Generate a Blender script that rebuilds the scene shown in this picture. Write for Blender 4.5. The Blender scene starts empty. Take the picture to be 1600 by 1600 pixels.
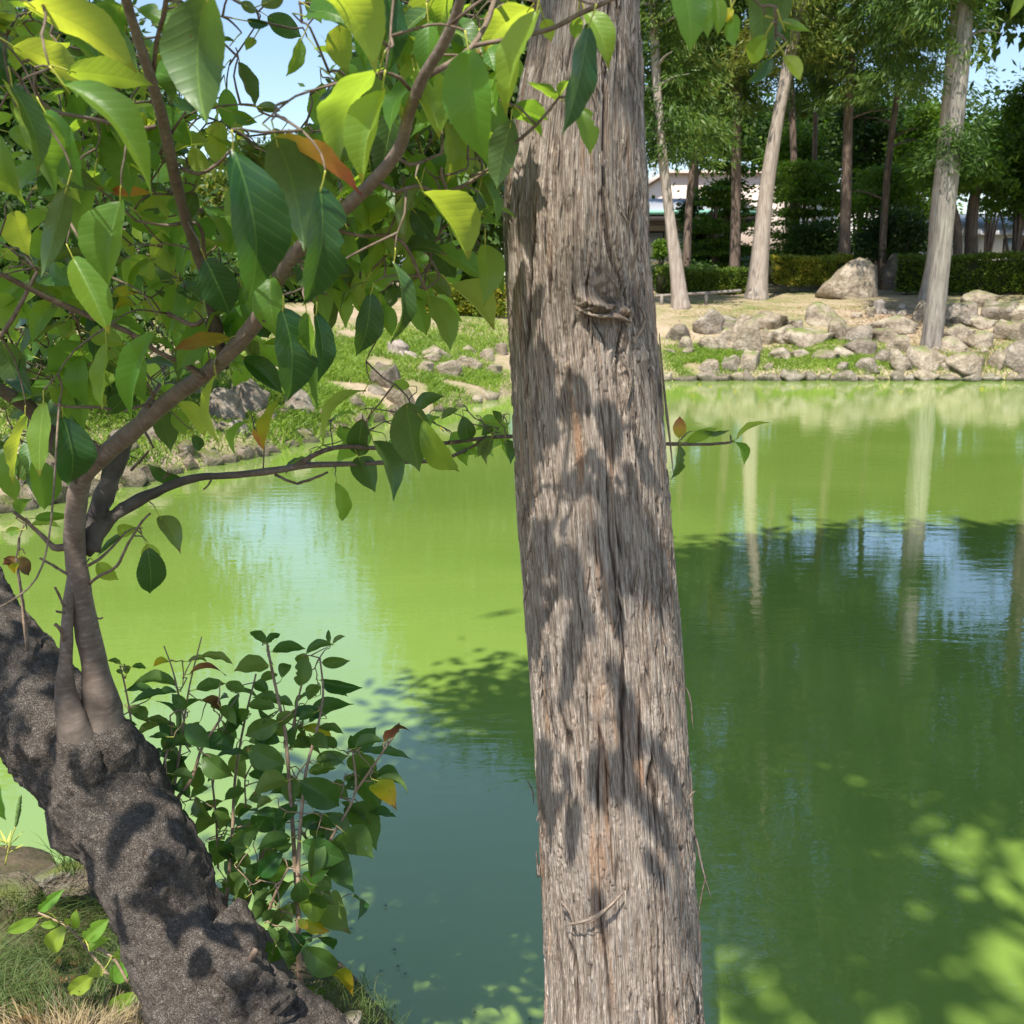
import bpy, math
import numpy as np
from mathutils import Vector, Matrix

S = bpy.context.scene
COL = S.collection
R = np.random.RandomState(7)
rad = math.radians

# ------------------------------------------------------------------ camera, sky, sun, exposure
F = 1605.0                       # focal length in pixels of the 1600 px photograph
PITCH = rad(13.0)
EYE = np.array([0.0, 0.0, 2.3])  # metres above the pond
cam_d = bpy.data.cameras.new('camera'); cam = bpy.data.objects.new('camera', cam_d)
COL.objects.link(cam); S.camera = cam
cam.location = EYE; cam.rotation_euler = (rad(90) - PITCH, 0, 0)
cam_d.sensor_width = 36; cam_d.lens = 36 * F / 1600; cam_d.clip_start = 0.05; cam_d.clip_end = 2000
cam_d.dof.use_dof = True; cam_d.dof.focus_distance = 2.6; cam_d.dof.aperture_fstop = 11

SUN_EL, SUN_AZ = rad(60), rad(20)       # high, from behind and to the left of the camera
SUN = np.array([-math.sin(SUN_AZ) * math.cos(SUN_EL), -math.cos(SUN_AZ) * math.cos(SUN_EL), math.sin(SUN_EL)])
W = bpy.data.worlds.new('World'); S.world = W; W.use_nodes = True
nt = W.node_tree; bg = nt.nodes['Background']
sky = nt.nodes.new('ShaderNodeTexSky'); sky.sky_type = 'NISHITA'; sky.sun_disc = False
sky.sun_elevation = SUN_EL; sky.sun_rotation = rad(200); sky.air_density = 1.0; sky.dust_density = 0.6; sky.ozone_density = 1.6
nt.links.new(sky.outputs[0], bg.inputs[0]); bg.inputs[1].default_value = 0.13
sl = bpy.data.lights.new('sun', 'SUN'); sl.energy = 5.0; sl.angle = rad(0.53); sl.color = (1, 0.95, 0.87)
so = bpy.data.objects.new('sun', sl); COL.objects.link(so)
so.rotation_euler = Vector(-SUN).to_track_quat('-Z', 'Y').to_euler(); so.location = (0, 0, 40)
S.view_settings.view_transform = 'Standard'; S.view_settings.look = 'None'
S.view_settings.exposure = 0.72; S.view_settings.gamma = 1; S.view_settings.use_curve_mapping = False
S.render.engine = 'CYCLES'
S.cycles.max_bounces = 8; S.cycles.transmission_bounces = 4; S.cycles.glossy_bounces = 3; S.cycles.diffuse_bounces = 3

# ------------------------------------------------------------------ pixel -> place
cp, sp = math.cos(PITCH), math.sin(PITCH)
def ray(px, py):
    dx = (px - 800) / F; dy = (800 - py) / F
    return np.array([dx, cp + dy * sp, -sp + dy * cp])
def P(px, py, Y):
    r = ray(px, py); return EYE + r * (Y / r[1])
def G(px, py, z=0.0):
    r = ray(px, py); return EYE + r * ((z - EYE[2]) / r[2])
def proj(p):
    p = np.asarray(p, float) - EYE
    d = p[..., 1] * cp - p[..., 2] * sp
    u = p[..., 1] * sp + p[..., 2] * cp
    d = np.where(np.abs(d) < 1e-6, 1e-6, d)
    return 800 + p[..., 0] / d * F, 800 - u / d * F, d
def mpp(px, py, Y):               # metres per pixel at that place
    return (P(px, py, Y)[1] * cp - (P(px, py, Y)[2] - EYE[2]) * sp) / F

# ------------------------------------------------------------------ noise (vectorised lattice noise)
def _h(ix, iy, iz, seed):
    n = (ix * 374761393 + iy * 668265263 + iz * 2147483647 + seed * 1274126177) & 0xffffffff
    n = ((n ^ (n >> 13)) * 1274126177) & 0xffffffff
    n = (n ^ (n >> 16)) & 0xffff
    return n / 32767.5 - 1.0
def noise3(x, y, z, seed=0):
    x, y, z = np.broadcast_arrays(np.asarray(x, float), np.asarray(y, float), np.asarray(z, float))
    ix = np.floor(x).astype(np.int64); iy = np.floor(y).astype(np.int64); iz = np.floor(z).astype(np.int64)
    fx, fy, fz = x - ix, y - iy, z - iz
    fx = fx * fx * (3 - 2 * fx); fy = fy * fy * (3 - 2 * fy); fz = fz * fz * (3 - 2 * fz)
    r = 0
    for a in (0, 1):
        wx = fx if a else 1 - fx
        for b in (0, 1):
            wy = fy if b else 1 - fy
            for c in (0, 1):
                wz = fz if c else 1 - fz
                r = r + wx * wy * wz * _h(ix + a, iy + b, iz + c, seed)
    return r
def noise2(x, y, seed=0): 
    x = np.asarray(x, float); y = np.asarray(y, float)
    x, y = np.broadcast_arrays(x, y)
    ix = np.floor(x).astype(np.int64); iy = np.floor(y).astype(np.int64)
    fx, fy = x - ix, y - iy
    fx = fx * fx * (3 - 2 * fx); fy = fy * fy * (3 - 2 * fy)
    g = lambda a, b: _h(ix + a, iy + b, ix * 0, seed)
    return (g(0, 0) * (1 - fx) + g(1, 0) * fx) * (1 - fy) + (g(0, 1) * (1 - fx) + g(1, 1) * fx) * fy
def fbm3(x, y, z, o=4, seed=0):
    r = 0; a = 1
    for i in range(o):
        r = r + a * noise3(x, y, z, seed + i); x = x * 2.03; y = y * 2.03; z = z * 2.03; a *= .5
    return r
def sstep(a, b, x):
    t = np.clip((x - a) / (b - a), 0, 1); return t * t * (3 - 2 * t)

# ------------------------------------------------------------------ objects
def tag(o, label=None, cat=None, group=None, kind=None):
    if label: o['label'] = label
    if cat: o['category'] = cat
    if group: o['group'] = group
    if kind: o['kind'] = kind
    return o
def empty(name, loc=(0, 0, 0)):
    o = bpy.data.objects.new(name, None); COL.objects.link(o); o.location = tuple(float(v) for v in loc)
    o.empty_display_size = .1
    return o
def mesh_np(name, verts, faces, smooth=True, uv=None, attrs=None, fattrs=None):
    """verts (n,3); faces (m,k) array, one k"""
    verts = np.ascontiguousarray(verts, np.float32); faces = np.ascontiguousarray(faces, np.int32)
    m = bpy.data.meshes.new(name); n, k = faces.shape
    m.vertices.add(len(verts)); m.vertices.foreach_set('co', verts.ravel())
    m.loops.add(n * k); m.loops.foreach_set('vertex_index', faces.ravel())
    m.polygons.add(n); m.polygons.foreach_set('loop_start', np.arange(0, n * k, k, dtype=np.int32))
    try: m.polygons.foreach_set('loop_total', np.full(n, k, np.int32))
    except Exception: pass
    if smooth: m.polygons.foreach_set('use_smooth', np.ones(n, bool))
    if uv is not None:
        l = m.uv_layers.new(name='UVMap'); l.data.foreach_set('uv', np.ascontiguousarray(uv[faces.ravel()], np.float32).ravel())
    for nm, v in (attrs or {}).items():
        a = m.attributes.new(nm, 'FLOAT', 'POINT'); a.data.foreach_set('value', np.ascontiguousarray(v, np.float32))
    for nm, v in (fattrs or {}).items():
        a = m.attributes.new(nm, 'FLOAT', 'FACE'); a.data.foreach_set('value', np.ascontiguousarray(v, np.float32))
    m.update(calc_edges=True)
    return m
def obj(name, me, mat, parent=None):
    o = bpy.data.objects.new(name, me); COL.objects.link(o)
    if mat is not None and not me.materials: me.materials.append(mat)
    if parent is not None:
        o.parent = parent
        if parent.type == 'EMPTY' or parent.parent is None:
            o.matrix_parent_inverse = Matrix.Translation(-Vector(parent.location))
    return o

def catmull(pts, rr, step):
    """dense resample of a path with radii; step in metres"""
    p = np.asarray(pts, float); q = np.asarray(rr, float)
    pe = np.vstack([2 * p[0] - p[1], p, 2 * p[-1] - p[-2]]); re = np.hstack([q[0], q, q[-1]])
    out = []; ro = []
    for i in range(len(p) - 1):
        a, b, c, d = pe[i:i + 4]
        n = max(2, int(np.linalg.norm(c - b) / step) + 1)
        t = np.linspace(0, 1, n, endpoint=False)[:, None]
        out.append(.5 * ((2 * b) + (-a + c) * t + (2 * a - 5 * b + 4 * c - d) * t ** 2 + (-a + 3 * b - 3 * c + d) * t ** 3))
        ro.append(re[i + 1] + (re[i + 2] - re[i + 1]) * t[:, 0])
    out.append(p[-1:]); ro.append(q[-1:])
    return np.vstack(out), np.hstack(ro)
def frames(path):
    t = np.gradient(path, axis=0); t /= np.linalg.norm(t, axis=1)[:, None] + 1e-12
    u = np.zeros_like(path); a = np.array([0, 1.0, 0.02]) if abs(t[0][1]) < .9 else np.array([1.0, 0, 0])
    a = a - t[0] * a.dot(t[0]); a /= np.linalg.norm(a); u[0] = a
    for i in range(1, len(path)):
        a = u[i - 1] - t[i] * u[i - 1].dot(t[i]); u[i] = a / (np.linalg.norm(a) + 1e-12)
    return t, u, np.cross(t, u)
def tube_data(pts, rr, n=8, step=.05, disp=None):
    path, r = catmull(pts, rr, step)
    t, u, v = frames(path); m = len(path)
    th = np.linspace(0, 2 * np.pi, n, endpoint=False)
    s = np.hstack([0, np.cumsum(np.linalg.norm(np.diff(path, axis=0), axis=1))])
    rad_ = r[:, None] * np.ones((1, n))
    dirs = np.cos(th)[None, :, None] * u[:, None, :] + np.sin(th)[None, :, None] * v[:, None, :]
    if disp is not None:
        base = path[:, None, :] + dirs * rad_[..., None]
        rad_ = rad_ + disp(base, th[None, :] * np.ones((m, 1)), s[:, None] * np.ones((1, n)), r[:, None])
    V = (path[:, None, :] + dirs * rad_[..., None]).reshape(-1, 3)
    i = np.arange(m - 1)[:, None] * n; j = np.arange(n)[None, :]; j2 = (j + 1) % n
    Fc = np.stack([i + j, i + j2, i + n + j2, i + n + j], -1).reshape(-1, 4)
    V = np.vstack([V, path[-1] + t[-1] * r[-1] * .5, path[0]])
    e = (m - 1) * n; k = np.arange(n); k2 = (k + 1) % n; top = m * n; bot = top + 1
    caps = np.stack([e + k, e + k2, np.full(n, top), np.full(n, top)], -1)
    uv = np.vstack([np.stack([np.broadcast_to(th / (2 * np.pi), (m, n)), np.broadcast_to(s[:, None], (m, n))], -1).reshape(-1, 2), [[0, s[-1]], [0, 0]]])
    # caps as tiny quads (degenerate edges avoided by using two halves)
    cq = np.stack([e + k[0:n:2], e + k2[0:n:2], e + (k2[0:n:2] + 1) % n, np.full(len(k[0:n:2]), top)], -1)
    cb = np.stack([k[0:n:2], np.full(len(k[0:n:2]), bot), (k2[0:n:2] + 1) % n, k2[0:n:2]], -1)
    return V, np.vstack([Fc, cq, cb]), uv
def join_data(lst):
    V = []; Fc = []; U = []; o = 0
    for v, f, u in lst:
        V.append(v); Fc.append(f + o); U.append(u); o += len(v)
    return np.vstack(V), np.vstack(Fc), np.vstack(U)
def tubes(name, lst, mat, parent=None):
    v, f, u = join_data(lst); o = obj(name, mesh_np(name, v, f, uv=u), mat, parent)
    if len(lst) > 1: o['kind'] = 'stuff'
    return o

def box_data(c, s, rz=0.0):
    c = np.array(c, float); s = np.array(s, float) / 2
    v = np.array([[x, y, z] for x in (-1, 1) for y in (-1, 1) for z in (-1, 1)], float) * s
    ca, sa = math.cos(rz), math.sin(rz)
    v = np.stack([v[:, 0] * ca - v[:, 1] * sa, v[:, 0] * sa + v[:, 1] * ca, v[:, 2]], 1) + c
    f = np.array([[0, 1, 3, 2], [4, 6, 7, 5], [0, 4, 5, 1], [2, 3, 7, 6], [0, 2, 6, 4], [1, 5, 7, 3]])
    return v, f, np.zeros((8, 2))
def box(name, c, s, mat, parent=None, rz=0.0):
    v, f, u = box_data(c, s, rz); return obj(name, mesh_np(name, v, f, smooth=False), mat, parent)
def boxes(name, lst, mat, parent=None):
    v, f, u = join_data([box_data(*b) for b in lst]); return obj(name, mesh_np(name, v, f, smooth=False), mat, parent)

def norm(a): return a / (np.linalg.norm(a, axis=-1, keepdims=True) + 1e-12)
def cards(C, D, N, L, Wd, fold=.0):
    """kite leaves: C base, D direction, N normal, L length, Wd width -> verts, quads"""
    D = norm(D); N = norm(N - D * (N * D).sum(-1, keepdims=True)); B = np.cross(N, D)
    L = np.broadcast_to(L, (len(C),))[:, None]; Wd = np.broadcast_to(Wd, (len(C),))[:, None]
    m = C + D * L * .45 - N * L * fold
    V = np.stack([C, m + B * Wd / 2, C + D * L - N * L * fold * 1.5, m - B * Wd / 2], 1).reshape(-1, 3)
    return V, np.arange(len(C) * 4).reshape(-1, 4)
def card_obj(name, C, D, N, L, Wd, mat, parent=None, tint=None, fold=.06):
    V, Fc = cards(C, D, N, L, Wd, fold)
    t = R.rand(len(C)) if tint is None else tint
    return obj(name, mesh_np(name, V, Fc, smooth=False, fattrs={'tint': t}), mat, parent)
def rdir(n):
    return norm(R.randn(n, 3))

# ------------------------------------------------------------------ materials
def M(name):
    m = bpy.data.materials.new(name); m.use_nodes = True
    t = m.node_tree; t.nodes.clear(); out = t.nodes.new('ShaderNodeOutputMaterial')
    return m, t, out
class NB:
    def __init__(s, t): s.t = t
    def n(s, typ, **kw):
        x = s.t.nodes.new(typ)
        for k, v in kw.items(): setattr(x, k, v)
        return x
    def l(s, a, b): s.t.links.new(a, b)
    def set(s, sock, v):
        if hasattr(v, 'links') or hasattr(v, 'is_linked'): s.l(v, sock)
        else: sock.default_value = v
    def math(s, op, a, b=None, c=None):
        x = s.n('ShaderNodeMath', operation=op); s.set(x.inputs[0], a)
        if b is not None: s.set(x.inputs[1], b)
        if c is not None: s.set(x.inputs[2], c)
        return x.outputs[0]
    def noise(s, vec=None, scale=5., detail=3., rough=.5, dist=0.):
        x = s.n('ShaderNodeTexNoise'); x.inputs['Scale'].default_value = scale; x.inputs['Detail'].default_value = detail
        x.inputs['Roughness'].default_value = rough; x.inputs['Distortion'].default_value = dist
        if vec is not None: s.l(vec, x.inputs['Vector'])
        return x.outputs['Fac']
    def mapping(s, vec, scale=(1, 1, 1), rot=(0, 0, 0)):
        x = s.n('ShaderNodeMapping'); x.inputs['Scale'].default_value = scale; x.inputs['Rotation'].default_value = rot
        s.l(vec, x.inputs['Vector']); return x.outputs[0]
    def ramp(s, fac, stops, interp='LINEAR'):
        x = s.n('ShaderNodeValToRGB'); cr = x.color_ramp; cr.interpolation = interp
        while len(cr.elements) < len(stops): cr.elements.new(.5)
        for e, (p, c) in zip(cr.elements, stops):
            e.position = p; e.color = (*c, 1) if len(c) == 3 else c
        s.l(fac, x.inputs[0]); return x.outputs[0]
    def mix(s, fac, a, b, mode='MIX'):
        x = s.n('ShaderNodeMix', data_type='RGBA', blend_type=mode)
        s.set(x.inputs['Factor'], fac)
        for nm, v in (('A', a), ('B', b)):
            sk = [i for i in x.inputs if i.name == nm and i.type == 'RGBA'][0]
            if isinstance(v, tuple): sk.default_value = (*v, 1) if len(v) == 3 else v
            else: s.l(v, sk)
        return [o for o in x.outputs if o.type == 'RGBA'][0]
    def bump(s, h, strength=.5, dist=.01, nrm=None):
        x = s.n('ShaderNodeBump'); x.inputs['Strength'].default_value = strength; x.inputs['Distance'].default_value = dist
        s.l(h, x.inputs['Height'])
        if nrm is not None: s.l(nrm, x.inputs['Normal'])
        return x.outputs[0]
    def pos(s): return s.n('ShaderNodeNewGeometry').outputs['Position']
    def attr(s, nm): return s.n('ShaderNodeAttribute', attribute_name=nm).outputs['Fac']
    def bsdf(s, col, rough=.8, spec=.3, nrm=None, metal=0.):
        x = s.n('ShaderNodeBsdfPrincipled'); s.set(x.inputs['Base Color'], (*col, 1) if isinstance(col, tuple) else col)
        s.set(x.inputs['Roughness'], rough); s.set(x.inputs['Specular IOR Level'], spec); x.inputs['Metallic'].default_value = metal
        if nrm is not None: s.l(nrm, x.inputs['Normal'])
        return x.outputs[0]

def mat_leaf(name, top, under, trans, vein=(.18, .3, .06), var=.35, hue=.03, rough=.42, spec=.45, tr=.42, grad=None, spots=.2):
    m, t, out = M(name); b = NB(t)
    uv = b.n('ShaderNodeUVMap').outputs[0]
    sx = b.n('ShaderNodeSeparateXYZ'); b.l(uv, sx.inputs[0]); u, v = sx.outputs[0], sx.outputs[1]
    av = b.math('ABSOLUTE', b.math('SUBTRACT', v, .5))
    # lateral veins sweep towards the tip
    ph = b.math('MULTIPLY', b.math('SUBTRACT', u, b.math('MULTIPLY', av, .42)), 10.5)
    fr = b.math('ABSOLUTE', b.math('SUBTRACT', b.math('FRACT', ph), .5))           # 0 at vein
    vl = b.math('SUBTRACT', 1., b.math('MULTIPLY', fr, 9.), ); vl = b.math('MAXIMUM', vl, 0.)
    mid = b.math('MAXIMUM', b.math('SUBTRACT', 1., b.math('MULTIPLY', av, 45.)), 0.)
    vn = b.math('MAXIMUM', b.math('MULTIPLY', vl, .3), mid)
    oi = b.n('ShaderNodeObjectInfo'); rnd = oi.outputs['Random']
    geo = b.n('ShaderNodeNewGeometry'); back = geo.outputs['Backfacing']
    col = b.mix(back, top, under)
    nz = b.noise(b.n('ShaderNodeTexCoord').outputs['Object'], 9., 3.)
    if grad:
        g = b.ramp(u, grad); g = b.mix(b.math('MULTIPLY', nz, .5), g, g, 'MULTIPLY'); col = g
    col = b.mix(vn, col, vein) if not grad else col
    hs = b.n('ShaderNodeHueSaturation'); b.l(col, hs.inputs['Color'])
    b.l(b.math('MULTIPLY_ADD', rnd, hue * -2, .5 + hue * .8), hs.inputs['Hue'])
    b.l(b.math('MULTIPLY_ADD', b.math('MULTIPLY_ADD', nz, .4, rnd), var * 2, 1 - var * 1.3), hs.inputs['Value'])
    c1 = hs.outputs[0]
    tipf = b.math('MULTIPLY', b.math('GREATER_THAN', b.math('ADD', u, b.math('MULTIPLY', nz, .12)), .97), b.math('GREATER_THAN', rnd, .6))
    c1 = b.mix(b.math('MULTIPLY', tipf, .8), c1, (.2, .1, .03))
    hv = b.n('ShaderNodeVectorMath', operation='MULTIPLY_ADD'); b.l(uv, hv.inputs[0]); hv.inputs[1].default_value = (7.5, 4.6, 1.); cv = b.n('ShaderNodeCombineXYZ'); b.l(b.math('MULTIPLY', rnd, 37.), cv.inputs[0]); b.l(b.math('MULTIPLY', rnd, 91.), cv.inputs[1]); b.l(cv.outputs[0], hv.inputs[2])
    hn = b.noise(hv.outputs[0], 1., 1.5); some = b.math('GREATER_THAN', b.math('FRACT', b.math('MULTIPLY', rnd, 13.7)), .45)
    hole = b.math('MULTIPLY', b.math('GREATER_THAN', hn, .765), some); rim = b.math('MULTIPLY', b.math('GREATER_THAN', hn, .735), some)
    c1 = b.mix(b.math('MULTIPLY', rim, .85), c1, (.16, .09, .03))
    # small brown flecks
    sp_ = b.noise(b.mapping(b.n('ShaderNodeTexCoord').outputs['Object'], (16, 9, 9)), 1.6, 2.)
    fl = b.math('GREATER_THAN', sp_, .80 - spots * .12)
    c1 = b.mix(b.math('MULTIPLY', fl, .6), c1, (.12, .07, .02))
    hb = b.math('ADD', b.math('MULTIPLY', b.math('SMOOTH_MIN', fr, .22, .2), 1.0), b.math('MULTIPLY', b.math('MINIMUM', b.math('MULTIPLY', av, 12.), 1.), .5))
    nrm = b.bump(hb, .4, .0016)
    p = b.bsdf(c1, rough, spec, nrm)
    tn = b.n('ShaderNodeBsdfTranslucent')
    if grad: b.l(b.mix(1., c1, (2.1, 2.1, 2.1), 'MULTIPLY'), tn.inputs[0])
    else:
        h2 = b.n('ShaderNodeHueSaturation'); h2.inputs['Color'].default_value = (*trans, 1)
        b.l(b.math('MULTIPLY_ADD', rnd, hue * -2, .5 + hue), h2.inputs['Hue'])
        b.l(b.math('MULTIPLY_ADD', rnd, var, 1 - var * .5), h2.inputs['Value'])
        b.l(b.mix(b.math('MULTIPLY', vn, .55), h2.outputs[0], tuple(x * .6 for x in trans)), tn.inputs[0])
    b.l(nrm, tn.inputs['Normal'])
    mx = b.n('ShaderNodeMixShader'); mx.inputs[0].default_value = tr; b.l(p, mx.inputs[1]); b.l(tn.outputs[0], mx.inputs[2])
    tp = b.n('ShaderNodeBsdfTransparent'); m2 = b.n('ShaderNodeMixShader'); b.l(hole, m2.inputs[0]); b.l(mx.outputs[0], m2.inputs[1]); b.l(tp.outputs[0], m2.inputs[2])
    b.l(m2.outputs[0], out.inputs[0]); return m
def mat_foliage(name, cols, trans, tr=.35, rough=.5, scale=.35, spec=.3):
    """small far leaves: own tint per leaf and slow patches through the crown"""
    m, t, out = M(name); b = NB(t)
    tint = b.attr('tint'); nz = b.noise(b.pos(), scale, 2.)
    f = b.math('ADD', b.math('MULTIPLY', tint, .65), b.math('MULTIPLY', b.math('SUBTRACT', nz, .3), .9))
    n = len(cols); c = b.ramp(f, [(i / (n - 1), cc) for i, cc in enumerate(cols)])
    p = b.bsdf(c, rough, spec)
    tn = b.n('ShaderNodeBsdfTranslucent'); b.l(b.mix(1., c, trans, 'MULTIPLY'), tn.inputs[0])
    mx = b.n('ShaderNodeMixShader'); mx.inputs[0].default_value = tr; b.l(p, mx.inputs[1]); b.l(tn.outputs[0], mx.inputs[2])
    b.l(mx.outputs[0], out.inputs[0]); return m
def mat_simple(name, col, rough=.7, spec=.3, nscale=None, var=.25, bump=0., bscale=30., metal=0.):
    m, t, out = M(name); b = NB(t); c = (*col, 1); nrm = None
    if nscale:
        nz = b.noise(b.pos(), nscale, 5., .6)
        c = b.mix(nz, tuple(x * (1 - var) for x in col), tuple(min(1, x * (1 + var)) for x in col))
    if bump: nrm = b.bump(b.noise(b.pos(), bscale, 5., .6), bump, .02)
    x = b.n('ShaderNodeBsdfPrincipled'); b.set(x.inputs['Base Color'], c); x.inputs['Roughness'].default_value = rough
    x.inputs['Specular IOR Level'].default_value = spec; x.inputs['Metallic'].default_value = metal
    if nrm: b.l(nrm, x.inputs['Normal'])
    b.l(x.outputs[0], out.inputs[0]); return m

def mat_cedar_bark():
    m, t, out = M('cedar_bark'); b = NB(t)
    tc = b.n('ShaderNodeUVMap').outputs[0]                       # x: metres round, y: metres up
    f1 = b.noise(b.mapping(tc, (160, 7, 1)), 1., 5., .65, .4)
    f2 = b.noise(b.mapping(tc, (600, 24, 1)), 1., 3., .6, .2)
    f3 = b.noise(b.mapping(tc, (9, 3, 1)), 1., 3.)
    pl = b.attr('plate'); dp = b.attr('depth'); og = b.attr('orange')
    c = b.ramp(f1, [(.3, (.24, .175, .125)), (.42, (.50, .40, .31)), (.55, (.66, .565, .465)), (.72, (.80, .72, .63))])
    c = b.mix(b.math('MULTIPLY', pl, .5), c, b.ramp(f3, [(.3, (.50, .38, .285)), (.7, (.58, .53, .475))]))
    c = b.mix(b.ramp(f2, [(.42, (.75, .75, .75)), (.56, (0, 0, 0))]), c, (.20, .145, .11))
    c = b.mix(b.math('MULTIPLY', og, b.math('MULTIPLY_ADD', f1, .8, .25)), c, (.56, .27, .11))
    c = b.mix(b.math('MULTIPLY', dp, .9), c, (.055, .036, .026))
    hb = b.math('ADD', b.math('MULTIPLY', f1, 1.), b.math('MULTIPLY', f2, .6))
    nrm = b.bump(hb, 1., .012)
    b.l(b.bsdf(c, .85, .2, nrm), out.inputs[0]); return m
def mat_bark(name, stops, mp=(20, 20, 20), scale=1., bump=.7, bd=.01, dist=.3, lent=None, rough=.85, pebble=0):
    m, t, out = M(name); b = NB(t)
    v = b.mapping(b.pos(), mp); n1 = b.noise(v, scale, 6., .65, dist)
    c = b.ramp(n1, stops); h = n1
    if pebble:                                                    # rough little scales with dark gaps
        vo = b.n('ShaderNodeTexVoronoi', feature='DISTANCE_TO_EDGE'); vo.inputs['Scale'].default_value = pebble
        wv = b.n('ShaderNodeVectorMath', operation='ADD'); nv = b.n('ShaderNodeTexNoise'); nv.inputs['Scale'].default_value = 45.
        sc_ = b.n('ShaderNodeVectorMath', operation='SCALE'); sc_.inputs['Scale'].default_value = .06
        b.l(b.pos(), nv.inputs['Vector']); b.l(nv.outputs['Color'], sc_.inputs[0]); b.l(b.pos(), wv.inputs[0]); b.l(sc_.outputs[0], wv.inputs[1]); b.l(wv.outputs[0], vo.inputs['Vector'])
        e_ = b.ramp(vo.outputs[0], [(0., (0, 0, 0)), (.16, (1, 1, 1))]); big_ = b.noise(b.pos(), 7., 4.)
        c = b.mix(b.math('MULTIPLY', b.math('SUBTRACT', 1., e_), .16), c, (.03, .022, .018)); c = b.mix(b.ramp(big_, [(.45, (0, 0, 0)), (.65, (.5, .5, .5))]), c, (.16, .14, .12))
        h = b.math('ADD', b.math('MULTIPLY', n1, 1.3), b.math('MULTIPLY', e_, .55))
    if lent:                                                      # horizontal lenticels along the stem's own length
        uv = b.n('ShaderNodeUVMap').outputs[0]
        l1 = b.noise(b.mapping(uv, (7, lent, 1)), 1., 3., .5, .1)
        c = b.mix(b.ramp(l1, [(.54, (0, 0, 0)), (.70, (.32, .32, .32))]), c, (.42, .37, .32))
        c = b.mix(b.ramp(l1, [(.26, (.45, .45, .45)), (.40, (0, 0, 0))]), c, (.045, .035, .03))
        h = b.math('ADD', n1, b.math('MULTIPLY', l1, .4))
        su = b.n('ShaderNodeSeparateXYZ'); b.l(uv, su.inputs[0])       # old rough bark runs up the foot of each stem
        rf_ = b.ramp(b.math('ADD', su.outputs[1], b.math('MULTIPLY', b.noise(b.pos(), 28., 4.), .12)), [(.30, (1, 1, 1)), (.56, (0, 0, 0))])
        c = b.mix(rf_, c, b.ramp(n1, [(.3, (.045, .036, .029)), (.7, (.165, .135, .11))]))
    b.l(b.bsdf(c, rough, .25, b.bump(h, bump, bd)), out.inputs[0]); return m
def mat_rock(name, stops, moss=None, mz=.6):
    m, t, out = M(name); b = NB(t); pos = b.pos()
    n1 = b.noise(pos, 2.2, 8., .65, .3); n2 = b.noise(pos, 14., 5., .6)
    c = b.ramp(b.math('MULTIPLY_ADD', b.n('ShaderNodeObjectInfo').outputs['Random'], .22, b.math('MULTIPLY_ADD', n1, .9, -.06)), stops)
    c = b.mix(b.ramp(n2, [(.55, (0, 0, 0)), (.72, (.5, .5, .5))]), c, (.5, .47, .42))
    if moss:
        nz = b.n('ShaderNodeSeparateXYZ'); b.l(b.n('ShaderNodeNewGeometry').outputs['Normal'], nz.inputs[0])
        f = b.math('MULTIPLY', b.ramp(nz.outputs[2], [(mz - .3, (0, 0, 0)), (mz + .3, (1, 1, 1))]), b.ramp(b.noise(pos, 3.5, 5.), [(.42, (0, 0, 0)), (.6, (1, 1, 1))]))
        c = b.mix(f, c, moss)
    h = b.math('ADD', n1, b.math('MULTIPLY', n2, .4))
    c = b.mix(b.ramp(b.noise(pos, 6., 6., .7), [(.40, (.6, .6, .6)), (.52, (0, 0, 0))]), c, (.14, .11, .075))
    hz_ = b.n('ShaderNodeSeparateXYZ'); b.l(pos, hz_.inputs[0])     # wet and algae stained foot at the waterline
    c = b.mix(b.ramp(b.math('ADD', hz_.outputs[2], b.math('MULTIPLY', n2, .08)), [(.06, (.8, .8, .8)), (.13, (0, 0, 0))]), c, (.05, .055, .03))
    b.l(b.bsdf(c, .9, .2, b.bump(h, 1., .12)), out.inputs[0]); return m
def mat_water():
    m, t, out = M('pond_water'); b = NB(t); pos = b.pos()
    n0 = b.noise(b.mapping(pos, (.25, .5, 1)), 1., 4., .6, .5)
    c = b.ramp(n0, [(.3, (.175, .275, .045)), (.7, (.215, .32, .06))])
    big = b.noise(b.mapping(pos, (.5, .9, 1)), 1., 2.)
    r1 = b.noise(b.mapping(pos, (3.0, 9., 1), (0, 0, .12)), 1., 4., .55, .3)
    r2 = b.noise(b.mapping(pos, (14., 30., 1), (0, 0, -.1)), 1., 2., .5)
    h = b.math('ADD', b.math('MULTIPLY', r1, b.math('MULTIPLY_ADD', big, .9, .15)), b.math('MULTIPLY', r2, .035))
    nrm = b.bump(h, .2, .012)
    d = b.n('ShaderNodeBsdfDiffuse'); b.l(c, d.inputs[0])
    g = b.n('ShaderNodeBsdfGlossy'); g.inputs['Roughness'].default_value = .012; g.inputs[0].default_value = (1, 1, 1, 1); b.l(nrm, g.inputs['Normal'])
    fr = b.n('ShaderNodeFresnel'); fr.inputs[0].default_value = 1.62; b.l(nrm, fr.inputs['Normal'])
    mx = b.n('ShaderNodeMixShader'); b.l(b.math('MINIMUM', b.math('MULTIPLY', fr.outputs[0], 1.75), .6), mx.inputs[0]); b.l(d.outputs[0], mx.inputs[1]); b.l(g.outputs[0], mx.inputs[2])
    b.l(mx.outputs[0], out.inputs[0]); return m
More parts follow.
